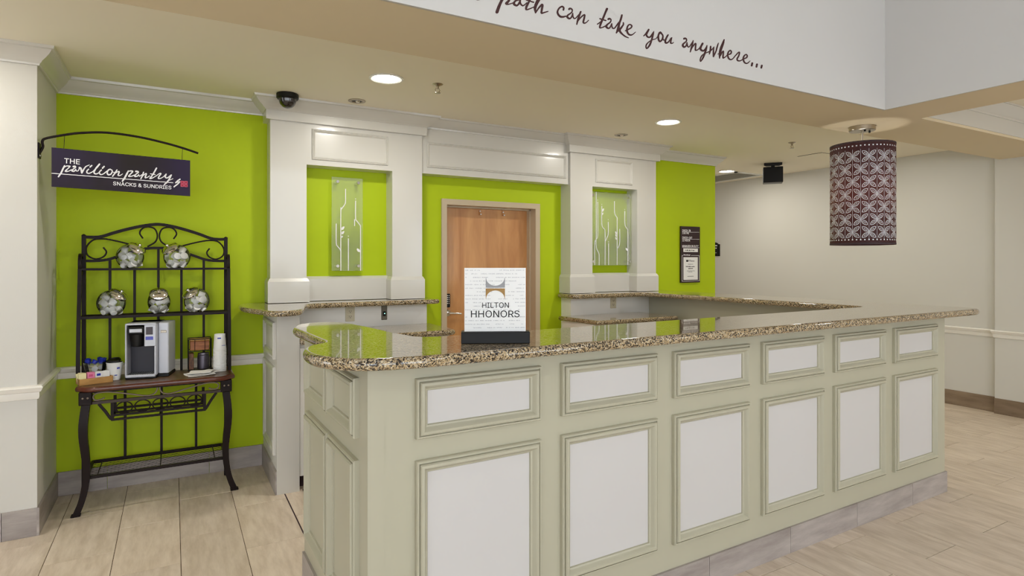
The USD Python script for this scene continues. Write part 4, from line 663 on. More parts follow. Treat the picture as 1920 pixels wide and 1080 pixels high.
def glyph_mesh(words, y, depth, shift=(0, 0)):
    """Cut lettering: outlines in half millimetres on a plane facing -Y."""
    mb = MB(); M = np.array([[1, 0, 0, 0], [0, 0, -1, y], [0, 1, 0, 0], [0, 0, 0, 1.0]])
    for w in words:
        for rings in GLYPHS[w]:
            r = [[(a / 2000 + shift[0], b / 2000 + shift[1]) for a, b in q] for q in rings]
            p = Polygon(r[0], [h for h in r[1:] if len(h) > 2]).buffer(0)
            for g in getattr(p, 'geoms', [p]):
                if g.area > 1e-7: mb.prism(g, 0, depth, M)
    return mb
t = thing('wall_lettering', 'dark maroon handwritten lettering on the upper lobby wall', 'lettering', (2.2, Y0 - .012, 2.6))
for w in ('ending', 'path', 'can', 'take', 'you'): obj('word', glyph_mesh([w], Y0 - .012, .0015), M_INK, t, smooth=False)
obj('word', glyph_mesh(['anywhere', 'dots'], Y0 - .012, .0015), M_INK, t, smooth=False)

# bracket and hanging sign
t = thing('sign_bracket', 'black curved iron sign bracket on the left wall corner', 'bracket', (XL, 4.175, 2.12))
obj('wall_plate', MB().box(XL + .0005, XL + .008, 4.152, 4.205, 2.07, 2.155, .002), M_IRON, t)
arm = spline([(XL + .006, 4.175, 2.10), (-.630, 4.175, 2.135), (-.632, 4.175, 2.165), (-.615, 4.175, 2.184), (-.531, 4.175, 2.212), (-.454, 4.175, 2.231), (-.332, 4.175, 2.245), (-.179, 4.175, 2.236), (-.042, 4.175, 2.213), (.052, 4.175, 2.191), (.134, 4.175, 2.167)], 5)
obj('arm', MB().tube(arm, .0065, 10, up=(0, 1, 0)), M_IRON, t)
for x in (4.165, 4.192):
    obj('bolt', MB().box(XL + .007, XL + .011, x - .004, x + .004, 2.08, 2.088), M_NICKEL, t)
t = thing('hanging_sign', 'plum rectangular pantry sign hanging from the curved black bracket', 'sign', (-.25, 4.175, 2.03))
Ts = np.eye(4); tl = -.0248
def tilt(x, z): return z + (x + .589) * tl
bv = [(-.591, 2.135), (.090, 2.118), (.090, 1.900), (-.591, 1.917)]
obj('board', MB().prism(bv, 0, .012, np.array([[1, 0, 0, 0], [0, 0, -1, 4.181], [0, 1, 0, 0], [0, 0, 0, 1.0]])), M_SIGNPURPLE, t, smooth=False)
for x, zt, zb in ((-.533, 2.209, 2.13), (.049, 2.19, 2.115)): obj('wire', MB().tube([(x, 4.175, zt), (x - .003, 4.175, zb)], .0014, 6), M_IRON, t)
ux = (math.cos(tl), 0, math.sin(tl)); uz = (-math.sin(tl), 0, math.cos(tl)); yf = 4.1685
obj('script_lettering', glyph_mesh(['pavilion', 'pantry'], 4.169, .0012), M_LETTER, t, smooth=False)
obj('lettering', MB().text('THE', .0275, (-.534, yf, 2.052), ux, uz, True, width=.072), M_LETTER, t, smooth=False)
obj('lettering', MB().text('SNACKS & SUNDRIES', .0205, (-.305, yf, 1.9425), ux, uz, True, width=.295), M_LETTER, t, smooth=False)
obj('line', MB().prism([(-.591, 1.993), (0, 1.978), (0, 1.9735), (-.591, 1.9885)], 0, .001, np.array([[1, 0, 0, 0], [0, 0, -1, 4.169], [0, 1, 0, 0], [0, 0, 0, 1.0]])), M_LETTER, t, smooth=False)
mb = MB().box(.038, .077, 4.168, 4.169, 1.954, 1.991); em = obj('emblem', mb, M_RED, t, smooth=False)
mb = MB(); ex, ez = .0575, 1.9725
for sx in (-1, 1):
    for sz in (-1, 1):
        P = np.array([(ex + sx * (.003 + .014 * u + .006 * math.sin(math.pi * u) * q), 4.1676, ez + sz * (.003 + .014 * u - .006 * math.sin(math.pi * u) * q)) for q in (-1, 1) for u in np.linspace(0, 1, 7)[:: int(q)]])
        mb.tube(P, .0007, 5, closed=True, up=(0, 1, 0))
obj('petal_lines', mb, M_PINK, em)

# check-in board
def bar(mb, x0, x1, z0, z1, y, d=.0006): mb.box(x0, x1, y - d, y, z0, z1); return mb
CX, CZ = 4.773, 1.88; yb = YB - .022; m_ = lambda x: CX + (x - 160) / 272 * .287; n_ = lambda y: CZ - (y - 125) / 875 * .612
t = thing('notice_board', 'tall maroon check-in notice board on the green wall', 'sign', (CX + .14, YB, 1.57))
obj('board', MB().box(CX, CX + .287, yb, YB - .0005, CZ - .612, CZ, .002), M_SIGNBROWN, t)
X_, Z_ = (1, 0, 0), (0, 0, 1); mb = MB()
for s, y, w in (('CHECK-IN', 205, .125), ('CHECK-OUT', 315, .15), ('MANAGER ON DUTY', 446, .245)):
    mb.text(s, .021, (m_(176), yb, n_(y)), X_, Z_, True, width=w)
for s, y, w in (('3:00 PM', 246, .095), ('12 NOON', 358, .115)): mb.text(s, .019, (m_(178), yb, n_(y)), X_, Z_, True, width=w)
mb.text('Meetings', .014, (m_(196), yb, n_(578)), X_, Z_, True, width=.10)
for y in (212, 322, 453): bar(mb, m_(176), m_(420), n_(y + 3), n_(y - 2), yb)
bar(mb, m_(172), m_(190), n_(580), n_(575), yb); bar(mb, m_(302), m_(422), n_(580), n_(575), yb); bar(mb, m_(172), m_(422), n_(978), n_(973), yb)
bar(mb, m_(172), m_(177), n_(978), n_(575), yb); bar(mb, m_(417), m_(422), n_(978), n_(575), yb)
obj('lettering', mb, M_LETTER, t, smooth=False)
npl = obj('name_plate', bar(MB(), m_(191), m_(397), n_(523), n_(468), yb, .003), M_PAPER, t, smooth=False)
pr = MB(); rg = random.Random(5)
def scribble(mb, x0, x1, z, h, y):
    x = x0
    while x < x1:
        w = rg.uniform(.25, .8) * h; mb.box(x, min(x + w, x1), y - .0006, y, z + rg.uniform(0, .2) * h, z + h * rg.uniform(.7, 1)); x += w + rg.uniform(.15, .5) * h
scribble(pr, m_(214), m_(352), n_(506), .013, yb - .003)
obj('print', pr, M_PRINT, npl, smooth=False)
pp = obj('paper_notice', bar(MB(), m_(193), m_(397), n_(957), n_(603), yb, .002), M_PAPER, t, smooth=False)
pr = MB(); bar(pr, m_(232), m_(258), n_(676), n_(645), yb - .002)
for y, a, b, h in ((655, 264, 300, .008), (672, 264, 350, .011), (718, 256, 330, .007), (760, 226, 355, .014), (790, 262, 326, .014), (822, 240, 350, .006), (838, 258, 318, .006), (908, 248, 335, .008)): scribble(pr, m_(a), m_(b), n_(y), h, yb - .002)
obj('print', pr, M_PRINT, pp, smooth=False)
# small black plaque on the right wall
t = thing('door_plaque', 'small black arched plaque on the right wall past the green wall', 'sign', (XR, 6.4, 1.68))
MX = np.array([[0, 0, -1, XR - .0005], [-1, 0, 0, 6.43], [0, 1, 0, 0], [0, 0, 0, 1.0]])    # local x -> -Y, z -> -X
prof = [(-.15, 1.58), (.153, 1.58), (.153, 1.755)] + [(.125 * math.cos(a), 1.757 + .035 * math.sin(a)) for a in np.linspace(0, math.pi, 9)] + [(-.15, 1.755)]
obj('board', MB().prism(prof, 0, .012, MX), M_BLACK, t, smooth=False)
mb = MB()
for z, h in ((1.725, .02), (1.69, .018), (1.625, .006)):
    x = -.10
    while x < .10: w = rg.uniform(.01, .018); mb.box(x, x + w, z, z + h, .0125, .0135, M=MX); x += w + .006
obj('lettering', mb, M_LETTER, t, smooth=False)

# acrylic panels in the niches
def acrylic(x0, x1, z0, z1, st, offs, label):
    y = 4.685; t = thing('acrylic_panel', label, 'glass panel', ((x0 + x1) / 2, y, z0))
    obj('pane', MB().box(x0, x1, y, y + .006, z0, z1, .001), M_ACRYL, t, smooth=False)
    for ox in offs:
        for oz in (z0 + .037, z1 - .037):
            obj('standoff', MB().lathe([(0, 0), (.0125, 0), (.0125, .09), (.0115, .092), (0, .092)], n=20, M=rotx((ox, YB - .004, oz))), M_CHROME, t)
    for P in st['stems']: obj('stem_print', MB().tube([(x, y - .0009, z) for x, z in (spline(P, 4) if len(P) > 2 else P)], .004, 6, up=(0, 1, 0)), M_LETTER, t)
    mb = MB()
    for x, z in st['dots']: mb.lathe([(0, .0008), (.0042, .0008), (.0042, 0)], n=12, M=rotx((x, y - .0002, z)))
    obj('bud_print', mb, M_LETTER, t, smooth=False)
    MZ = np.array([[1, 0, 0, 0], [0, 0, -1, y - .0002], [0, 1, 0, 0], [0, 0, 0, 1.0]])
    for a, b in st['leaves']:
        a, b = np.array(a), np.array(b); dd = b - a; nn = np.array([-dd[1], dd[0]])
        obj('leaf_print', MB().prism([a, a + dd * .35 + nn * .3, a + dd * .75 + nn * .26, b, a + dd * .6 - nn * .2, a + dd * .25 - nn * .22], 0, .001, MZ), M_LETTER, t, smooth=False)
acrylic(1.058, 1.298, 1.427, 2.15, STEMS_A, (1.10, 1.26), 'narrow clear acrylic panel with white stem print in the left niche')
acrylic(3.50, 4.022, 1.461, 2.18, STEMS_B, (3.54, 3.998), 'wide clear acrylic panel with white stem print in the right niche')

# rewards placard on the counter
p0 = np.array(dw(-3.465, .045)[:2]); p1 = np.array(dw(-3.240, -.071)[:2]); ang = math.degrees(math.atan2(*(p1 - p0)[::-1]))
t = thing('counter_sign', 'white rewards placard in a black block stand on the desk counter', 'sign', (p0[0], p0[1], ZT + .0005), ang)
obj('base', MB().box(0, .253, 0, .06, 0, .043, .002), M_SATIN, t, local=True)
pl = obj('placard', MB().box(.0115, .2395, .024, .031, .03, .278), M_WHITE, t, local=True, smooth=False)
K = .2275 / 700; fx = lambda x: .0115 + (x - 175) * K; fz = lambda y: .278 - (y - 140) * K; yf = .024
mb = MB()
for r in range(17):
    x = 185.0
    while x < 850:
        w = rg.choice([20, 34, 55, 80]) * rg.uniform(.7, 1.2)
        if rg.random() < .72: scribble(mb, fx(x), fx(min(x + w, 868)), fz(172 + r * 41), .0042, yf)
        x += w + 14
obj('faint_print', mb, M_GREYPRINT, pl, local=True, smooth=False)
MP = np.array([[1, 0, 0, 0], [0, 0, -1, yf], [0, 1, 0, 0], [0, 0, 0, 1.0]])
arc = lambda zc, k: [(fx(527 + 105 * math.cos(a)), fz(zc + k * math.sin(a))) for a in np.linspace(0, math.pi, 19)]
obj('emblem_top', MB().prism([(fx(418), fz(365)), (fx(637), fz(365)), (fx(637), fz(250))] + arc(250, 93) + [(fx(418), fz(250))], 0, .0012, MP), M_SILVERPRINT, pl, local=True, smooth=False)
obj('emblem_bottom', MB().prism([(fx(418), fz(375)), (fx(637), fz(375)), (fx(637), fz(490))] + arc(490, -93) + [(fx(418), fz(490))], 0, .0012, MP), M_GOLD, pl, local=True, smooth=False)
obj('lettering', MB().text('HILTON', 60 * K, (fx(378), yf, fz(595)), X_, Z_, width=304 * K, depth=.0012).text('HHONORS', 76 * K, (fx(250), yf, fz(703)), X_, Z_, width=555 * K, depth=.0012), M_PRINT, pl, local=True, smooth=False)

# ------------------------------------------------------------------ wrought iron baker's rack
RC = -.087; RY = 4.655; CF = -.075
rack = thing('bakers_rack', 'dark wrought iron rack with mahogany shelf top against the green wall', 'rack', (RC, 4.45, 0))
top = dense([(CF - .425, 4.648), (CF - .425, 4.30), (CF - .36, 4.245), (CF + .36, 4.245), (CF + .425, 4.30), (CF + .425, 4.648)])
oo = []
for i, p in enumerate(top):
    n = top[(i + 1) % len(top)]; m = max(1, int(np.linalg.norm(n - p) / .06)); oo += [p + (n - p) * k / m for k in range(m)]
obj('tabletop', MB().slab(oo, .735, .765, .012), M_MAHOG, rack, smooth=45)
obj('top_inset', MB().prism(Polygon(top).buffer(-.028), .7645, .7652), M_INSET, rack, smooth=False)
for s in (-1, 1):
    obj('back_post', MB().tube([(RC + s * .408, RY, .002), (RC + s * .408, RY, 1.665)], .011, square=True, up=(0, 1, 0)).lathe([(0, .012), (.011, .006), (.014, 0), (0, -.004)], (RC + s * .408, RY, 1.662), 12), M_IRON, rack)
    P = spline([(CF + s * .372, 4.30, .66), (CF + s * .382, 4.285, .56), (CF + s * .383, 4.285, .47), (CF + s * .374, 4.297, .36), (CF + s * .370, 4.31, .27), (CF + s * .378, 4.32, .17), (CF + s * .397, 4.325, .08), (CF + s * .424, 4.33, .006)], 5)
    lg = obj('leg', MB().tube(P, np.interp(np.linspace(0, 1, len(P)), [0, .2, .5, .85, 1], [.021, .022, .0185, .0165, .017]), square=True, up=(0, 1, 0)), M_IRON, rack)
    obj('foot', MB().box(CF + s * .424 - .024, CF + s * .424 + .024, 4.308, 4.352, .0008, .011, .003), M_IRON, lg)
    obj('apron_block', MB().box(CF + s * .373 - .032, CF + s * .373 + .032, 4.268, 4.332, .658, .735, .004), M_IRON, rack)
    for q in (-.012, .012): obj('rosette', MB().lathe([(0, .004), (.005, .003), (.006, 0)], n=10, M=rotx((CF + s * .373 + q, 4.2685, .70))), M_PEWTER, rack)
    # curved side bracket of the shelves
    x = RC + s * .418
    P = spline([(x, 4.64, 1.44), (x, 4.60, 1.425), (x, 4.565, 1.445), (x, 4.55, 1.49), (x, 4.57, 1.53), (x, 4.61, 1.54), (x, 4.645, 1.525)], 5)
    obj('side_scroll', MB().tube(P, .009, square=True, up=(1, 0, 0)), M_IRON, rack)
    P = spline([(x, 4.555, 1.452), (x, 4.548, 1.38), (x, 4.53, 1.27), (x, 4.505, 1.15), (x, 4.485, 1.0), (x, 4.475, .88), (x, 4.475, .766)], 5)
    obj('side_bar', MB().tube(P, .010, square=True, up=(1, 0, 0)), M_IRON, rack)
    obj('side_rail', MB().tube([(RC + s * .408, RY, .70), (CF + s * .373, 4.32, .70)], .012, square=True), M_IRON, rack)
    obj('low_side_rail', MB().tube([(RC + s * .408, RY, .222), (CF + s * .37, 4.32, .222)], .009, square=True), M_IRON, rack)
mir = lambda P, c: [(2 * c - x, z) for x, z in P]
yz = lambda P, y=RY: [(x, y, z) for x, z in P]
half = [(-.495, 1.655), (-.435, 1.654), (-.393, 1.662), (-.338, 1.684), (-.269, 1.708), (-.189, 1.731), (-.13, 1.743)]
obj('top_arch', MB().tube(spline(yz(half + [(RC, 1.747)] + mir(half, RC)[::-1]), 5), .0095, square=True, up=(0, 1, 0)), M_IRON, rack)
half = [(-.495, 1.503), (-.44, 1.503), (-.372, 1.511), (-.30, 1.537), (-.20, 1.575), (-.13, 1.588)]
obj('curved_rail', MB().tube(spline(yz(half + [(RC, 1.589)] + mir(half, RC)[::-1]), 5), .0085, square=True, up=(0, 1, 0)), M_IRON, rack)
for P in ([(-.19, 1.592), (-.234, 1.607), (-.321, 1.632), (-.393, 1.645), (-.447, 1.636), (-.482, 1.589), (-.476, 1.54), (-.435, 1.515), (-.393, 1.529), (-.376, 1.56), (-.393, 1.59)],
          [(-.175, 1.651), (-.193, 1.686), (-.177, 1.718), (-.144, 1.729), (-.108, 1.716), (-.093, 1.673), (-.105, 1.63), (-.15, 1.597)]):
    for Q in (P, mir(P, RC)): obj('scroll', MB().tube(spline(yz(Q), 6), .0052, 8, up=(0, 1, 0)), M_IRON, rack)
for k, zt in zip(range(-2, 3), (1.515, 1.45, 1.585, 1.45, 1.515)): obj('slat', MB().tube([(RC + k * .135, RY, .735), (RC + k * .135, RY, zt)], .0075, square=True, up=(0, 1, 0)), M_IRON, rack)
for k in (-1, 0, 1): obj('lower_slat', MB().tube([(-.069 + k * .205, RY, .222), (-.069 + k * .205, RY, .735)], .0075, square=True, up=(0, 1, 0)), M_IRON, rack)
def shelf(name, z, yf, x0, x1, rods, thick):
    mb = MB().tube([(x0, yf, z - thick), (x1, yf, z - thick)], thick, square=True).tube([(x0, RY - .006, z - thick), (x1, RY - .006, z - thick)], thick, square=True)
    for s in (x0, x1): mb.tube([(s, yf, z - thick), (s, RY, z - thick)], thick * .9, square=True)
    sh = obj(name, mb, M_IRON, rack)
    for k in range(rods):
        y = yf + (RY - yf) * (k + 1) / (rods + 1); obj('rod', MB().tube([(x0, y, z - .003), (x1, y, z - .003)], .0016 if rods == 9 else .0026, 6), M_IRON, sh)
shelf('upper_shelf', 1.456, 4.555, RC - .408, RC + .408, 4, .0065)
shelf('middle_shelf', 1.160, 4.507, RC - .408, RC + .408, 6, .0085)
shelf('bottom_shelf', .228, 4.325, CF - .372, CF + .372, 9, .0085)
shb = MB()
for x in (-.395, -.07, .235): shb.tube([(x, 4.325, .222), (x, RY, .222)], .003, 6)
obj('shelf_crossbar', shb, M_IRON, rack)
# apron with scrolls, and the trough below it
obj('apron_rail', MB().tube([(CF - .36, 4.295, .665), (CF + .36, 4.295, .665)], .0085, square=True), M_RAIL, rack)
obj('apron_rail', MB().tube([(CF - .36, 4.295, .729), (CF + .36, 4.295, .729)], .006, square=True), M_IRON, rack)
sc = [(-.355, .691), (-.374, .682), (-.402, .682), (-.412, .702), (-.397, .720), (-.351, .724), (-.304, .717), (-.227, .699), (-.145, .680), (-.105, .686), (-.088, .707), (-.086, .724)]
for Q in (sc, mir(sc, -.079)): obj('apron_scroll', MB().tube(spline(yz(Q, 4.287), 5), .0045, 8, up=(0, 1, 0)), M_PEWTER, rack)
for y, nm in ((4.30, 'front'), (4.50, 'back')):
    mb = MB()
    for z in (.552, .578): mb.tube([(-.323, y, z), (.180, y, z)], .006, square=True)
    for x in (-.318, .174): mb.tube([(x, y, .552), (x, y, .66)], .008, square=True, up=(0, 1, 0))
    obj('trough_frame', mb, M_IRON, rack)
for k in range(5):
    a = np.linspace(0, 2 * np.pi, 25)[:-1]; cx = -.257 + k * .0935
    obj('oval_ring', MB().tube([(cx + .041 * math.cos(q), 4.30, .6185 + .035 * math.sin(q)) for q in a], .0036, 7, closed=True, up=(0, 1, 0)), M_IRON, rack)
mb = MB()
for x in (-.32, -.07, .177):
    for z in (.552,): mb.tube([(x, 4.30, z), (x, 4.50, z)], .005, square=True)
obj('trough_floor', mb, M_IRON, rack)
br_ = [(-.385, .655), (-.372, .635), (-.352, .605), (-.335, .575), (-.323, .556)]
for Q in (br_, mir(br_, -.072)): obj('trough_brace', MB().tube(spline(yz(Q, 4.30), 4), .007, square=True, up=(0, 1, 0)), M_IRON, rack)

# ------------------------------------------------------------------ things on the rack
# candy jars with chrome lids, each filled with coffee pods
def jar(x, y, z, az, label):
    t = thing('candy_jar', label, 'jar', (x, y, z + .0008), az)             # local +x = the way the mouth faces
    V = []; n = 40
    for i, el in enumerate(np.linspace(-math.pi / 2, math.pi / 2, 21)):
        for q in range(n):
            a = 2 * np.pi * q / n; px, py, pz = .088 * math.cos(el) * math.cos(a), .066 * math.cos(el) * math.sin(a), .083 * math.sin(el) + .073
            V.append((px, py, max(pz, 0)))
    F = [(i * n + q, i * n + (q + 1) % n, (i + 1) * n + (q + 1) % n, (i + 1) * n + q) for i in range(20) for q in range(n)]
    m = trimesh.Trimesh(*MB().add(V, F).v and (np.array(V), np.vstack([np.array(F)[:, [0, 1, 2]], np.array(F)[:, [0, 2, 3]]])), process=False); m.update_faces(m.area_faces > 1e-10)
    obj('jar_body', MB().mesh(m), M_GLASS, t, local=True, smooth=True)
    e = math.radians(46); ax = np.array([math.cos(e), 0, math.sin(e)]); yv = np.array([0, 1.0, 0]); xv = np.cross(yv, ax)
    L = np.eye(4); L[:3, 0], L[:3, 1], L[:3, 2] = xv, yv, ax; L[:3, 3] = np.array([0, 0, .073]) + ax * .066
    obj('neck', MB().lathe([(.043, -.008), (.045, .006), (.046, .01)], n=36, M=L), M_GLASS, t, local=True)
    ld = obj('lid', MB().lathe([(.050, .002), (.054, .004), (.054, .014), (.049, .020), (.036, .027), (.019, .032), (0, .033)], n=36, M=L), M_CHROME, t, local=True)
    obj('knob', MB().lathe([(0, .049), (.008, .047), (.011, .041), (.007, .035), (.006, .031)], n=20, M=L), M_CHROME, ld, local=True)
    return t
JARS = [(-.245, 4.605, 1.456, -38, 'candy jar at the left of the upper rack shelf, chrome lid facing right', 'coffee pods in the left jar of the upper shelf'),
        (.022, 4.605, 1.456, -142, 'candy jar at the right of the upper rack shelf, chrome lid facing left', 'coffee pods in the right jar of the upper shelf'),
        (-.345, 4.58, 1.160, -35, 'candy jar at the left of the middle rack shelf, chrome lid facing right', 'coffee pods in the left jar of the middle shelf'),
        (-.082, 4.58, 1.160, -90, 'candy jar in the middle of the middle rack shelf, chrome lid facing forward', 'coffee pods in the centre jar of the middle shelf'),
        (.140, 4.58, 1.160, -140, 'candy jar at the right of the middle rack shelf, chrome lid facing left', 'coffee pods in the right jar of the middle shelf')]
pod0 = None; rp = random.Random(11)
pod_spots = [(-.046, .0, .024), (-.012, .034, .024), (-.012, -.034, .024), (.034, .024, .024), (.034, -.024, .024), (-.05, .004, .073), (-.02, .033, .075), (-.02, -.034, .076), (.004, 0, .072), (-.038, .0, .112)]
for x, y, z, az, lab, grp in JARS:
    jar(x, y, z, az, lab); a = math.radians(az)
    side_txt = lab.split(',')[0].replace('candy jar ', '')
    for px, py, pz in pod_spots:
        loc = (x + px * math.cos(a) - py * math.sin(a), y + px * math.sin(a) + py * math.cos(a), z + pz)
        rot = (rp.uniform(-70, 70), rp.uniform(-60, 60), rp.uniform(0, 360))
        plab = 'white coffee pod in the candy jar ' + side_txt.replace('the middle of the middle rack shelf', 'the centre of the middle rack shelf')
        if pod0 is None:
            pod0 = thing('coffee_pod', plab, 'coffee pod', loc, 20, group=grp)
            obj('pod_cup', MB().lathe([(0, -.02), (.016, -.02), (.0175, -.018), (.021, .018), (.0235, .019), (.0235, .0205), (0, .0205)], n=20), M_WHITE, pod0, local=True)
            obj('foil_lid', MB().lathe([(.0225, .0206), (.022, .0213), (0, .0213)], n=20), M_PAPER, pod0, local=True)
        else: copy_of(pod0, loc, rot, plab, grp)

# single-serve coffee maker
ZTB = .7655
t = thing('coffee_maker', 'silver single-serve coffee maker on the rack table', 'coffee maker', (-.262, 4.412, ZTB), -12)
W_, D_, H_, S_ = .232, .225, .348, .172       # S_: where the protruding brew side ends
obj('base', MB().box(0, S_, .004, D_, 0, .02, .003).box(S_ - .005, W_ + .001, .05, D_, 0, .02, .003), M_BLACK, t, local=True)
mb = MB().box(0, .010, 0, D_, .02, H_, .003).box(S_ - .012, S_, .002, D_, .02, H_, .003).box(0, S_, .09, D_, .02, H_, .003).box(0, S_, 0, D_, H_ - .012, H_, .003)
obj('housing', mb, M_SILVER, t, local=True)
obj('water_tank', MB().box(S_ + .001, W_, .045, D_, .0205, H_ - .003, .005), M_SILVER, t, local=True)
obj('brew_bay', MB().box(.010, S_ - .012, .084, .09, .03, H_ - .012), plain('charcoal_bay', (44, 42, 52), .5), t, local=True)
obj('brew_head', MB().lathe([(0, -.148), (.032, -.148), (.036, -.142), (.042, -.085), (.044, -.07), (0, -.07)], (.058, .045, H_), 28), M_BLACK, t, local=True)
obj('lift_handle', MB().box(.014, .104, -.006, .08, H_ - .07, H_ - .02, .008), M_BLACK, t, local=True)
obj('handle_trim', MB().box(.026, .096, -.010, -.005, H_ - .056, H_ - .034, .002), M_SILVER, t, local=True)
cp = obj('control_panel', MB().box(.106, S_ - .001, -.002, .09, H_ - .145, H_ - .011, .003), M_SILVER, t, local=True)
obj('screen', MB().box(.116, .154, -.0035, -.0015, H_ - .072, H_ - .024), plain('coffee_screen', (64, 54, 60), .3), cp, local=True)
obj('button', MB().box(.114, .156, -.004, -.0015, H_ - .105, H_ - .084, .001), plain('blue_button', (86, 92, 190), .4), cp, local=True)
dt = obj('drip_tray', MB().box(.004, S_ - .002, -.012, .085, .012, .03, .004), M_SILVER, t, local=True)
mb = MB()
for k in range(11): mb.box(.014 + k * .0132, .021 + k * .0132, -.004, .078, .0295, .0312)
obj('drip_grate', mb, M_BLACK, dt, local=True)
obj('badge', MB().box(S_ + .014, S_ + .048, .042, .0455, H_ - .068, H_ - .052, .003), M_NICKEL, t, local=True)

# stack of inverted paper cups
for k in range(14):
    lab = 'topmost white paper cup of the upside-down stack, blue mark on it' if k == 13 else 'white paper cup nested in the upside-down stack on the rack'
    loc = (.272, 4.47, ZTB + .011 * k)
    if k == 0:
        cup0 = thing('paper_cup', lab, 'cup', loc, group='upside-down stacked paper cups')
        obj('cup_wall', MB().lathe([(.0385, .008), (.0415, .004), (.0415, .0006), (.0385, .0006), (.0325, .103), (.0335, .104), (.0398, .006)], n=36), M_WHITE, cup0, local=True)
        obj('cup_bottom', MB().lathe([(0, .098), (.0325, .098), (.0325, .0995), (0, .0995)], n=36), M_WHITE, cup0, local=True)
    elif k < 13: copy_of(cup0, loc, (0, 0, 0), lab)
    else:
        t = thing('paper_cup', lab, 'cup', loc)
        obj('cup_wall', MB().lathe([(.0385, .008), (.0415, .004), (.0415, .0006), (.0385, .0006), (.0325, .103), (.0335, .104), (.0398, .006)], n=36), M_WHITE, t, local=True)
        obj('cup_bottom', MB().lathe([(0, .098), (.0325, .098), (.0325, .0995), (0, .0995)], n=36), M_WHITE, t, local=True)
        mb = MB()
        for z0, a0, a1, hh in ((.075, -2.05, -1.45, .008), (.028, -1.35, -.6, .003)):
            A_ = np.linspace(a0, a1, 8); R_ = lambda z: .0402 - (z - .006) * .0645
            mb.add([(R_(z) * math.cos(a) + .0006 * math.cos(a), R_(z) * math.sin(a) + .0006 * math.sin(a), z) for z in (z0, z0 + hh) for a in A_], [(i, i + 1, i + 9, i + 8) for i in range(7)])
        obj('printed_mark', mb, M_BLUE, t, local=True, smooth=False)

# white cup holding black lids
cx_, cy_ = -.318, 4.455
t = thing('lid_cup', 'white paper cup filled with black lids beside the coffee maker', 'cup', (cx_, cy_, ZTB))
obj('cup_wall', MB().lathe([(0, .0005), (.031, .0005), (.032, .002), (.0435, .105), (.046, .107), (.0435, .1095), (.042, .106), (.030, .004), (0, .004)], n=36), M_WHITE, t, local=True)
mb = MB()
for z0, a0, a1, hh in ((.07, -1.2, -.75, .006), (.078, -1.2, -.8, .004), (.03, -1.5, -1.1, .005)):
    A_ = np.linspace(a0, a1, 6); R_ = lambda z: .0326 + z * .1115
    mb.add([(R_(z) * math.cos(a), R_(z) * math.sin(a), z) for z in (z0, z0 + hh) for a in A_], [(i, i + 1, i + 7, i + 6) for i in range(5)])
obj('printed_mark', mb, M_BLUE, t, local=True, smooth=False)
for k, (dx, dy, rx, ry) in enumerate(((0, 0, 4, 3), (.003, -.002, -10, 8), (-.004, .004, 14, -9))):
    loc = (cx_ + dx, cy_ + dy, ZTB + .1 + k * .008)
    if k == 0:
        lid0 = thing('cup_lid', 'black plastic cup lid in the white cup beside the coffee maker', 'lid', loc, 0, group='black lids in the white cup')
        obj('lid_disc', MB().lathe([(0, .004), (.030, .004), (.033, .009), (.036, .009), (.0385, .003), (.0385, 0), (.036, 0), (.034, .005), (0, .001)], n=32), M_BLACK, lid0, local=True)
    else: copy_of(lid0, loc, (rx, ry, 0))

# oak sweetener tray with paper sachets
t = thing('sweetener_tray', 'small oak tray of sweetener sachets at the front left of the rack', 'tray', (-.415, 4.40, ZTB), 18)
mb = MB().box(-.085, .085, -.045, .045, 0, .004).box(-.085, .085, -.045, -.039, .004, .036, .001).box(-.085, .085, .039, .045, .004, .036, .001).box(-.085, -.079, -.039, .039, .004, .036, .001).box(.079, .085, -.039, .039, .004, .036, .001)
obj('tray_body', mb, M_KRAFT, t, local=True)
a18 = math.radians(18); first = {}
kinds = {'yellow': (M_YELLOW, 'pale yellow sweetener sachet in the oak tray'), 'pink': (M_PINK, 'pink sweetener sachet in the oak tray'), 'blue': (M_BLUE, 'blue and white sweetener sachet in the oak tray'), 'white': (M_PAPER, 'white sugar sachet in the oak tray')}
spots = [('yellow', -.066, q) for q in (-.024, -.01, .006, .02)] + [('pink', -.022, q) for q in (-.027, -.017, -.006, .006, .018)] + [('blue', .02, q) for q in (-.024, -.01, .006, .02)] + [('white', .058, q) for q in (-.02, -.006, .012)]
for kd, sx, sy in spots:
    loc = (-.415 + sx * math.cos(a18) - sy * math.sin(a18), 4.40 + sx * math.sin(a18) + sy * math.cos(a18), ZTB + .0045)
    if kd not in first:
        s_ = first[kd] = thing('sugar_sachet', kinds[kd][1], 'sachet', loc, 18, group=kd + ' sachets in the oak tray')
        obj('sachet_body', MB().prism([(-.019, 0), (.019, 0), (.019, .062), (-.019, .062)], -.0022, .0022, np.array([[1, 0, 0, 0], [0, 0, -1, 0], [0, 1, 0, 0], [0, 0, 0, 1.0]])), M_PAPER if kd == 'blue' else kinds[kd][0], s_, local=True, smooth=False)
        if kd in ('pink', 'blue'): obj('printed_mark', MB().box(-.011, .009, -.0028, -.0022, .038, .052), M_BLUE if kd == 'blue' else plain('rose_print', (206, 84, 130), .7), s_, local=True, smooth=False)
    else: copy_of(first[kd], loc, (rp.uniform(-9, 6), rp.uniform(-7, 7), 18 + rp.uniform(-5, 5)))
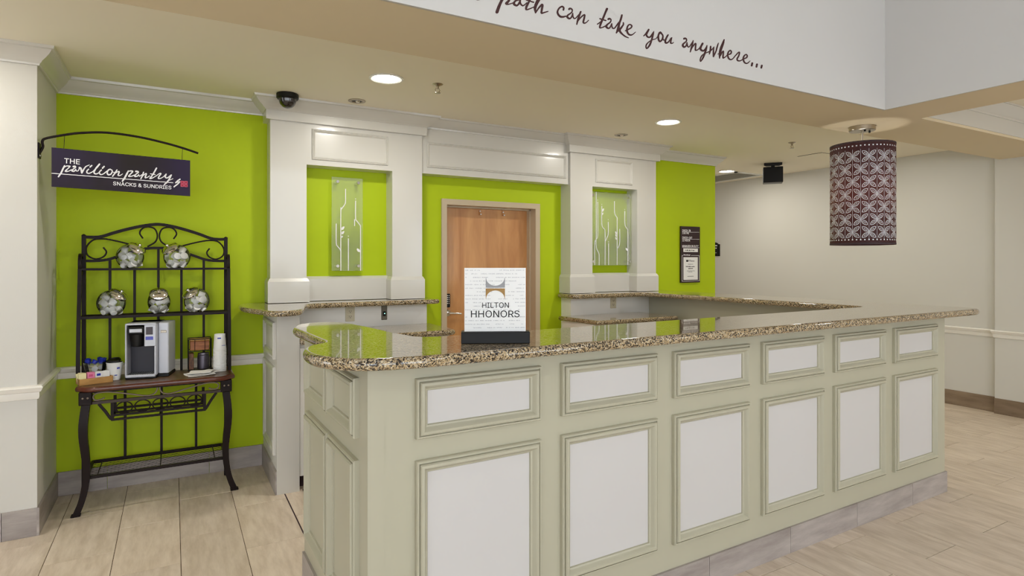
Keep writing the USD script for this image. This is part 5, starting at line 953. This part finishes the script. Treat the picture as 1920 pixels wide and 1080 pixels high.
# glass bowl with blue-wrapped creamers
bx, by = -.425, 4.56
t = thing('glass_bowl', 'clear glass bowl heaped with blue creamers behind the oak tray', 'bowl', (bx, by, ZTB))
obj('bowl_body', MB().lathe([(0, .001), (.035, .001), (.05, .03), (.058, .07), (.064, .105), (.062, .105), (.056, .07), (.047, .032), (.033, .006), (0, .005)], n=36), M_GLASS, t, local=True, smooth=True)
cr0 = None
for k in range(16):
    lay = 0 if k < 4 else 1 if k < 9 else 2; nn = (4, 5, 7)[lay]; i = k - (0, 4, 9)[lay]
    a = i * 2 * math.pi / nn + lay; r = (.02, .03, .042)[lay]
    loc = (bx + r * math.cos(a), by + r * math.sin(a), ZTB + (.024, .06, .108)[lay])
    if k in (0, 9):
        blue = k == 9
        cr0 = thing('creamer_cup', 'blue-topped creamer heaped on the glass bowl' if blue else 'pale creamer cup inside the glass bowl', 'creamer', loc, 0, group='blue creamers on top of the glass bowl' if blue else 'pale creamers inside the glass bowl')
        obj('creamer_body', MB().lathe([(0, -.011), (.012, -.011), (.016, .008), (.0185, .009), (.0185, .011), (0, .011)], n=16), M_BLUE if blue else M_YELLOW, cr0, local=True)
        obj('creamer_lid', MB().lathe([(.018, .0112), (0, .0118)], n=16), M_BLUE if blue else M_PAPER, cr0, local=True)
    else: copy_of(cr0, loc, (rp.uniform(-60, 60), rp.uniform(-60, 60), rp.uniform(0, 360)))

# black wire caddy with tea box and canister
t = thing('wire_caddy', 'black wire caddy beside the paper cups on the rack', 'caddy', (.155, 4.585, ZTB))
mb = MB()
for x in (-.068, .068):
    for y in (-.055, .055): mb.tube([(x, y, 0.003), (x, y, .212)], .003, 6)
for z in (.004, .133, .212):
    mb.tube([(-.068, -.055, z), (.068, -.055, z), (.068, .055, z), (-.068, .055, z)], .0028, 6, closed=True)
for x in (-.03, .03): mb.tube([(x, -.055, .133), (x, -.055, .212)], .002, 6).tube([(x, -.055, .133), (x, .055, .133)], .002, 6).tube([(x, -.055, .004), (x, .055, .004)], .002, 6)
obj('wire_frame', mb, M_SATIN, t, local=True)
t = thing('tea_box', 'brown wooden tea box on the upper tier of the wire caddy', 'box', (.155, 4.588, ZTB + .1365))
obj('box_body', MB().box(-.058, .058, -.045, .045, 0, .062, .003), mottled('tea_brown', (120, 66, 34), (168, 104, 60), (6, 40, 40), .5), t, local=True)
obj('box_lid', MB().box(-.06, .06, -.047, .047, .0625, .074, .003), M_KRAFT, t, local=True)
t = thing('metal_canister', 'dark grey metal canister on the lower tier of the wire caddy', 'canister', (.178, 4.578, ZTB + .0075))
obj('canister_body', MB().lathe([(0, 0), (.035, 0), (.037, .003), (.037, .088), (.033, .095), (0, .095)], n=32), plain('pewter', (96, 90, 100), .35, metal=.7), t, local=True)
obj('canister_lid', MB().lathe([(.0335, .0955), (.035, .098), (.033, .107), (.01, .11), (0, .11)], n=32), plain('pewter_lid', (120, 114, 124), .3, metal=.7), t, local=True)
t = thing('tea_packet', 'brown tea packet standing left of the grey canister in the wire caddy', 'packet', (.108, 4.585, ZTB + .0075))
obj('packet_body', MB().box(-.02, .012, -.035, .035, 0, .11, .004), mottled('packet_brown', (70, 40, 24), (128, 84, 50), (60, 60, 40), .5), t, local=True)

# paper napkins fanned on the table
def napkin(x, y, z, rot, s, label):
    n = 9; V = []
    for i in range(n):
        for j in range(n):
            u, v = i / (n - 1) - .5, j / (n - 1) - .5
            V.append((u * s * (1 + .06 * math.sin(5 * v)), v * s * .85, .003 + .006 * (u + .5) ** 2 + .003 * math.sin(4 * u + 5 * v) * abs(u)))
    V = np.array(V); lo = V.copy(); lo[:, 2] -= .0016; k = n * n
    F = [(i * n + j, (i + 1) * n + j, (i + 1) * n + j + 1, i * n + j + 1) for i in range(n - 1) for j in range(n - 1)]
    F2 = [tuple(q + k for q in f[::-1]) for f in F]
    rim = [i * n for i in range(n)] + [(n - 1) * n + j for j in range(1, n)] + [i * n + n - 1 for i in range(n - 2, -1, -1)] + [j for j in range(n - 2, 0, -1)]
    F3 = [(rim[i], rim[i] + k, rim[(i + 1) % len(rim)] + k, rim[(i + 1) % len(rim)]) for i in range(len(rim))]
    t = thing('paper_napkin', label, 'napkin', (x, y, z), rot)
    obj('napkin_sheet', MB().add(np.vstack([V, lo]), F + F2 + F3), M_PAPER, t, local=True)
napkin(.152, 4.385, ZTB, 8, .165, 'bottom white paper napkin of the fanned pile before the wire caddy')
napkin(.172, 4.40, ZTB + .006, 30, .15, 'middle white paper napkin of the fanned pile before the wire caddy')
napkin(.158, 4.395, ZTB + .012, -14, .14, 'top white paper napkin of the fanned pile before the wire caddy')

# ------------------------------------------------------------------ unseen lobby lamps added behind the viewer for fill light
lobby = thing('lobby_ceiling_lights', 'unseen recessed lamps added in the lobby ceiling for fill light', 'lamp', (0, 0, LOB), kind='structure')
mb = MB()
for i, (x, y, k) in enumerate(((-3, .4, .35), (0, .4, .35), (2.8, .4, .35), (-3, -2.6, 1.8), (0, -2.6, 1.8), (2.8, -2.6, 1.8))):
    mb.lathe([(.2, -.001), (.23, -.001), (.23, -.008), (.2, -.008)], (x, y, LOB), 32)
    lamp(f'/World/lobby_ceiling_lights/lamp_{i}', 'DiskLight', (x, y, -.01), LOBBY * k, NEUTRAL, radius=.2)
for i, (x, y) in enumerate(((5.8, .8), (5.8, -1.6), (5.8, -3.8))):  # unseen tray lamps, added to brighten the right side
    mb.lathe([(.085, -.001), (.11, -.001), (.11, -.006), (.085, -.006)], (x, y, TRAY), 32)
    lamp(f'/World/lobby_ceiling_lights/lamp_tray_{i}', 'DiskLight', (x, y, TRAY - LOB - .012), CAN * .8, NEUTRAL, radius=.085)
obj('trim_ring', mb, M_WHITE, lobby)
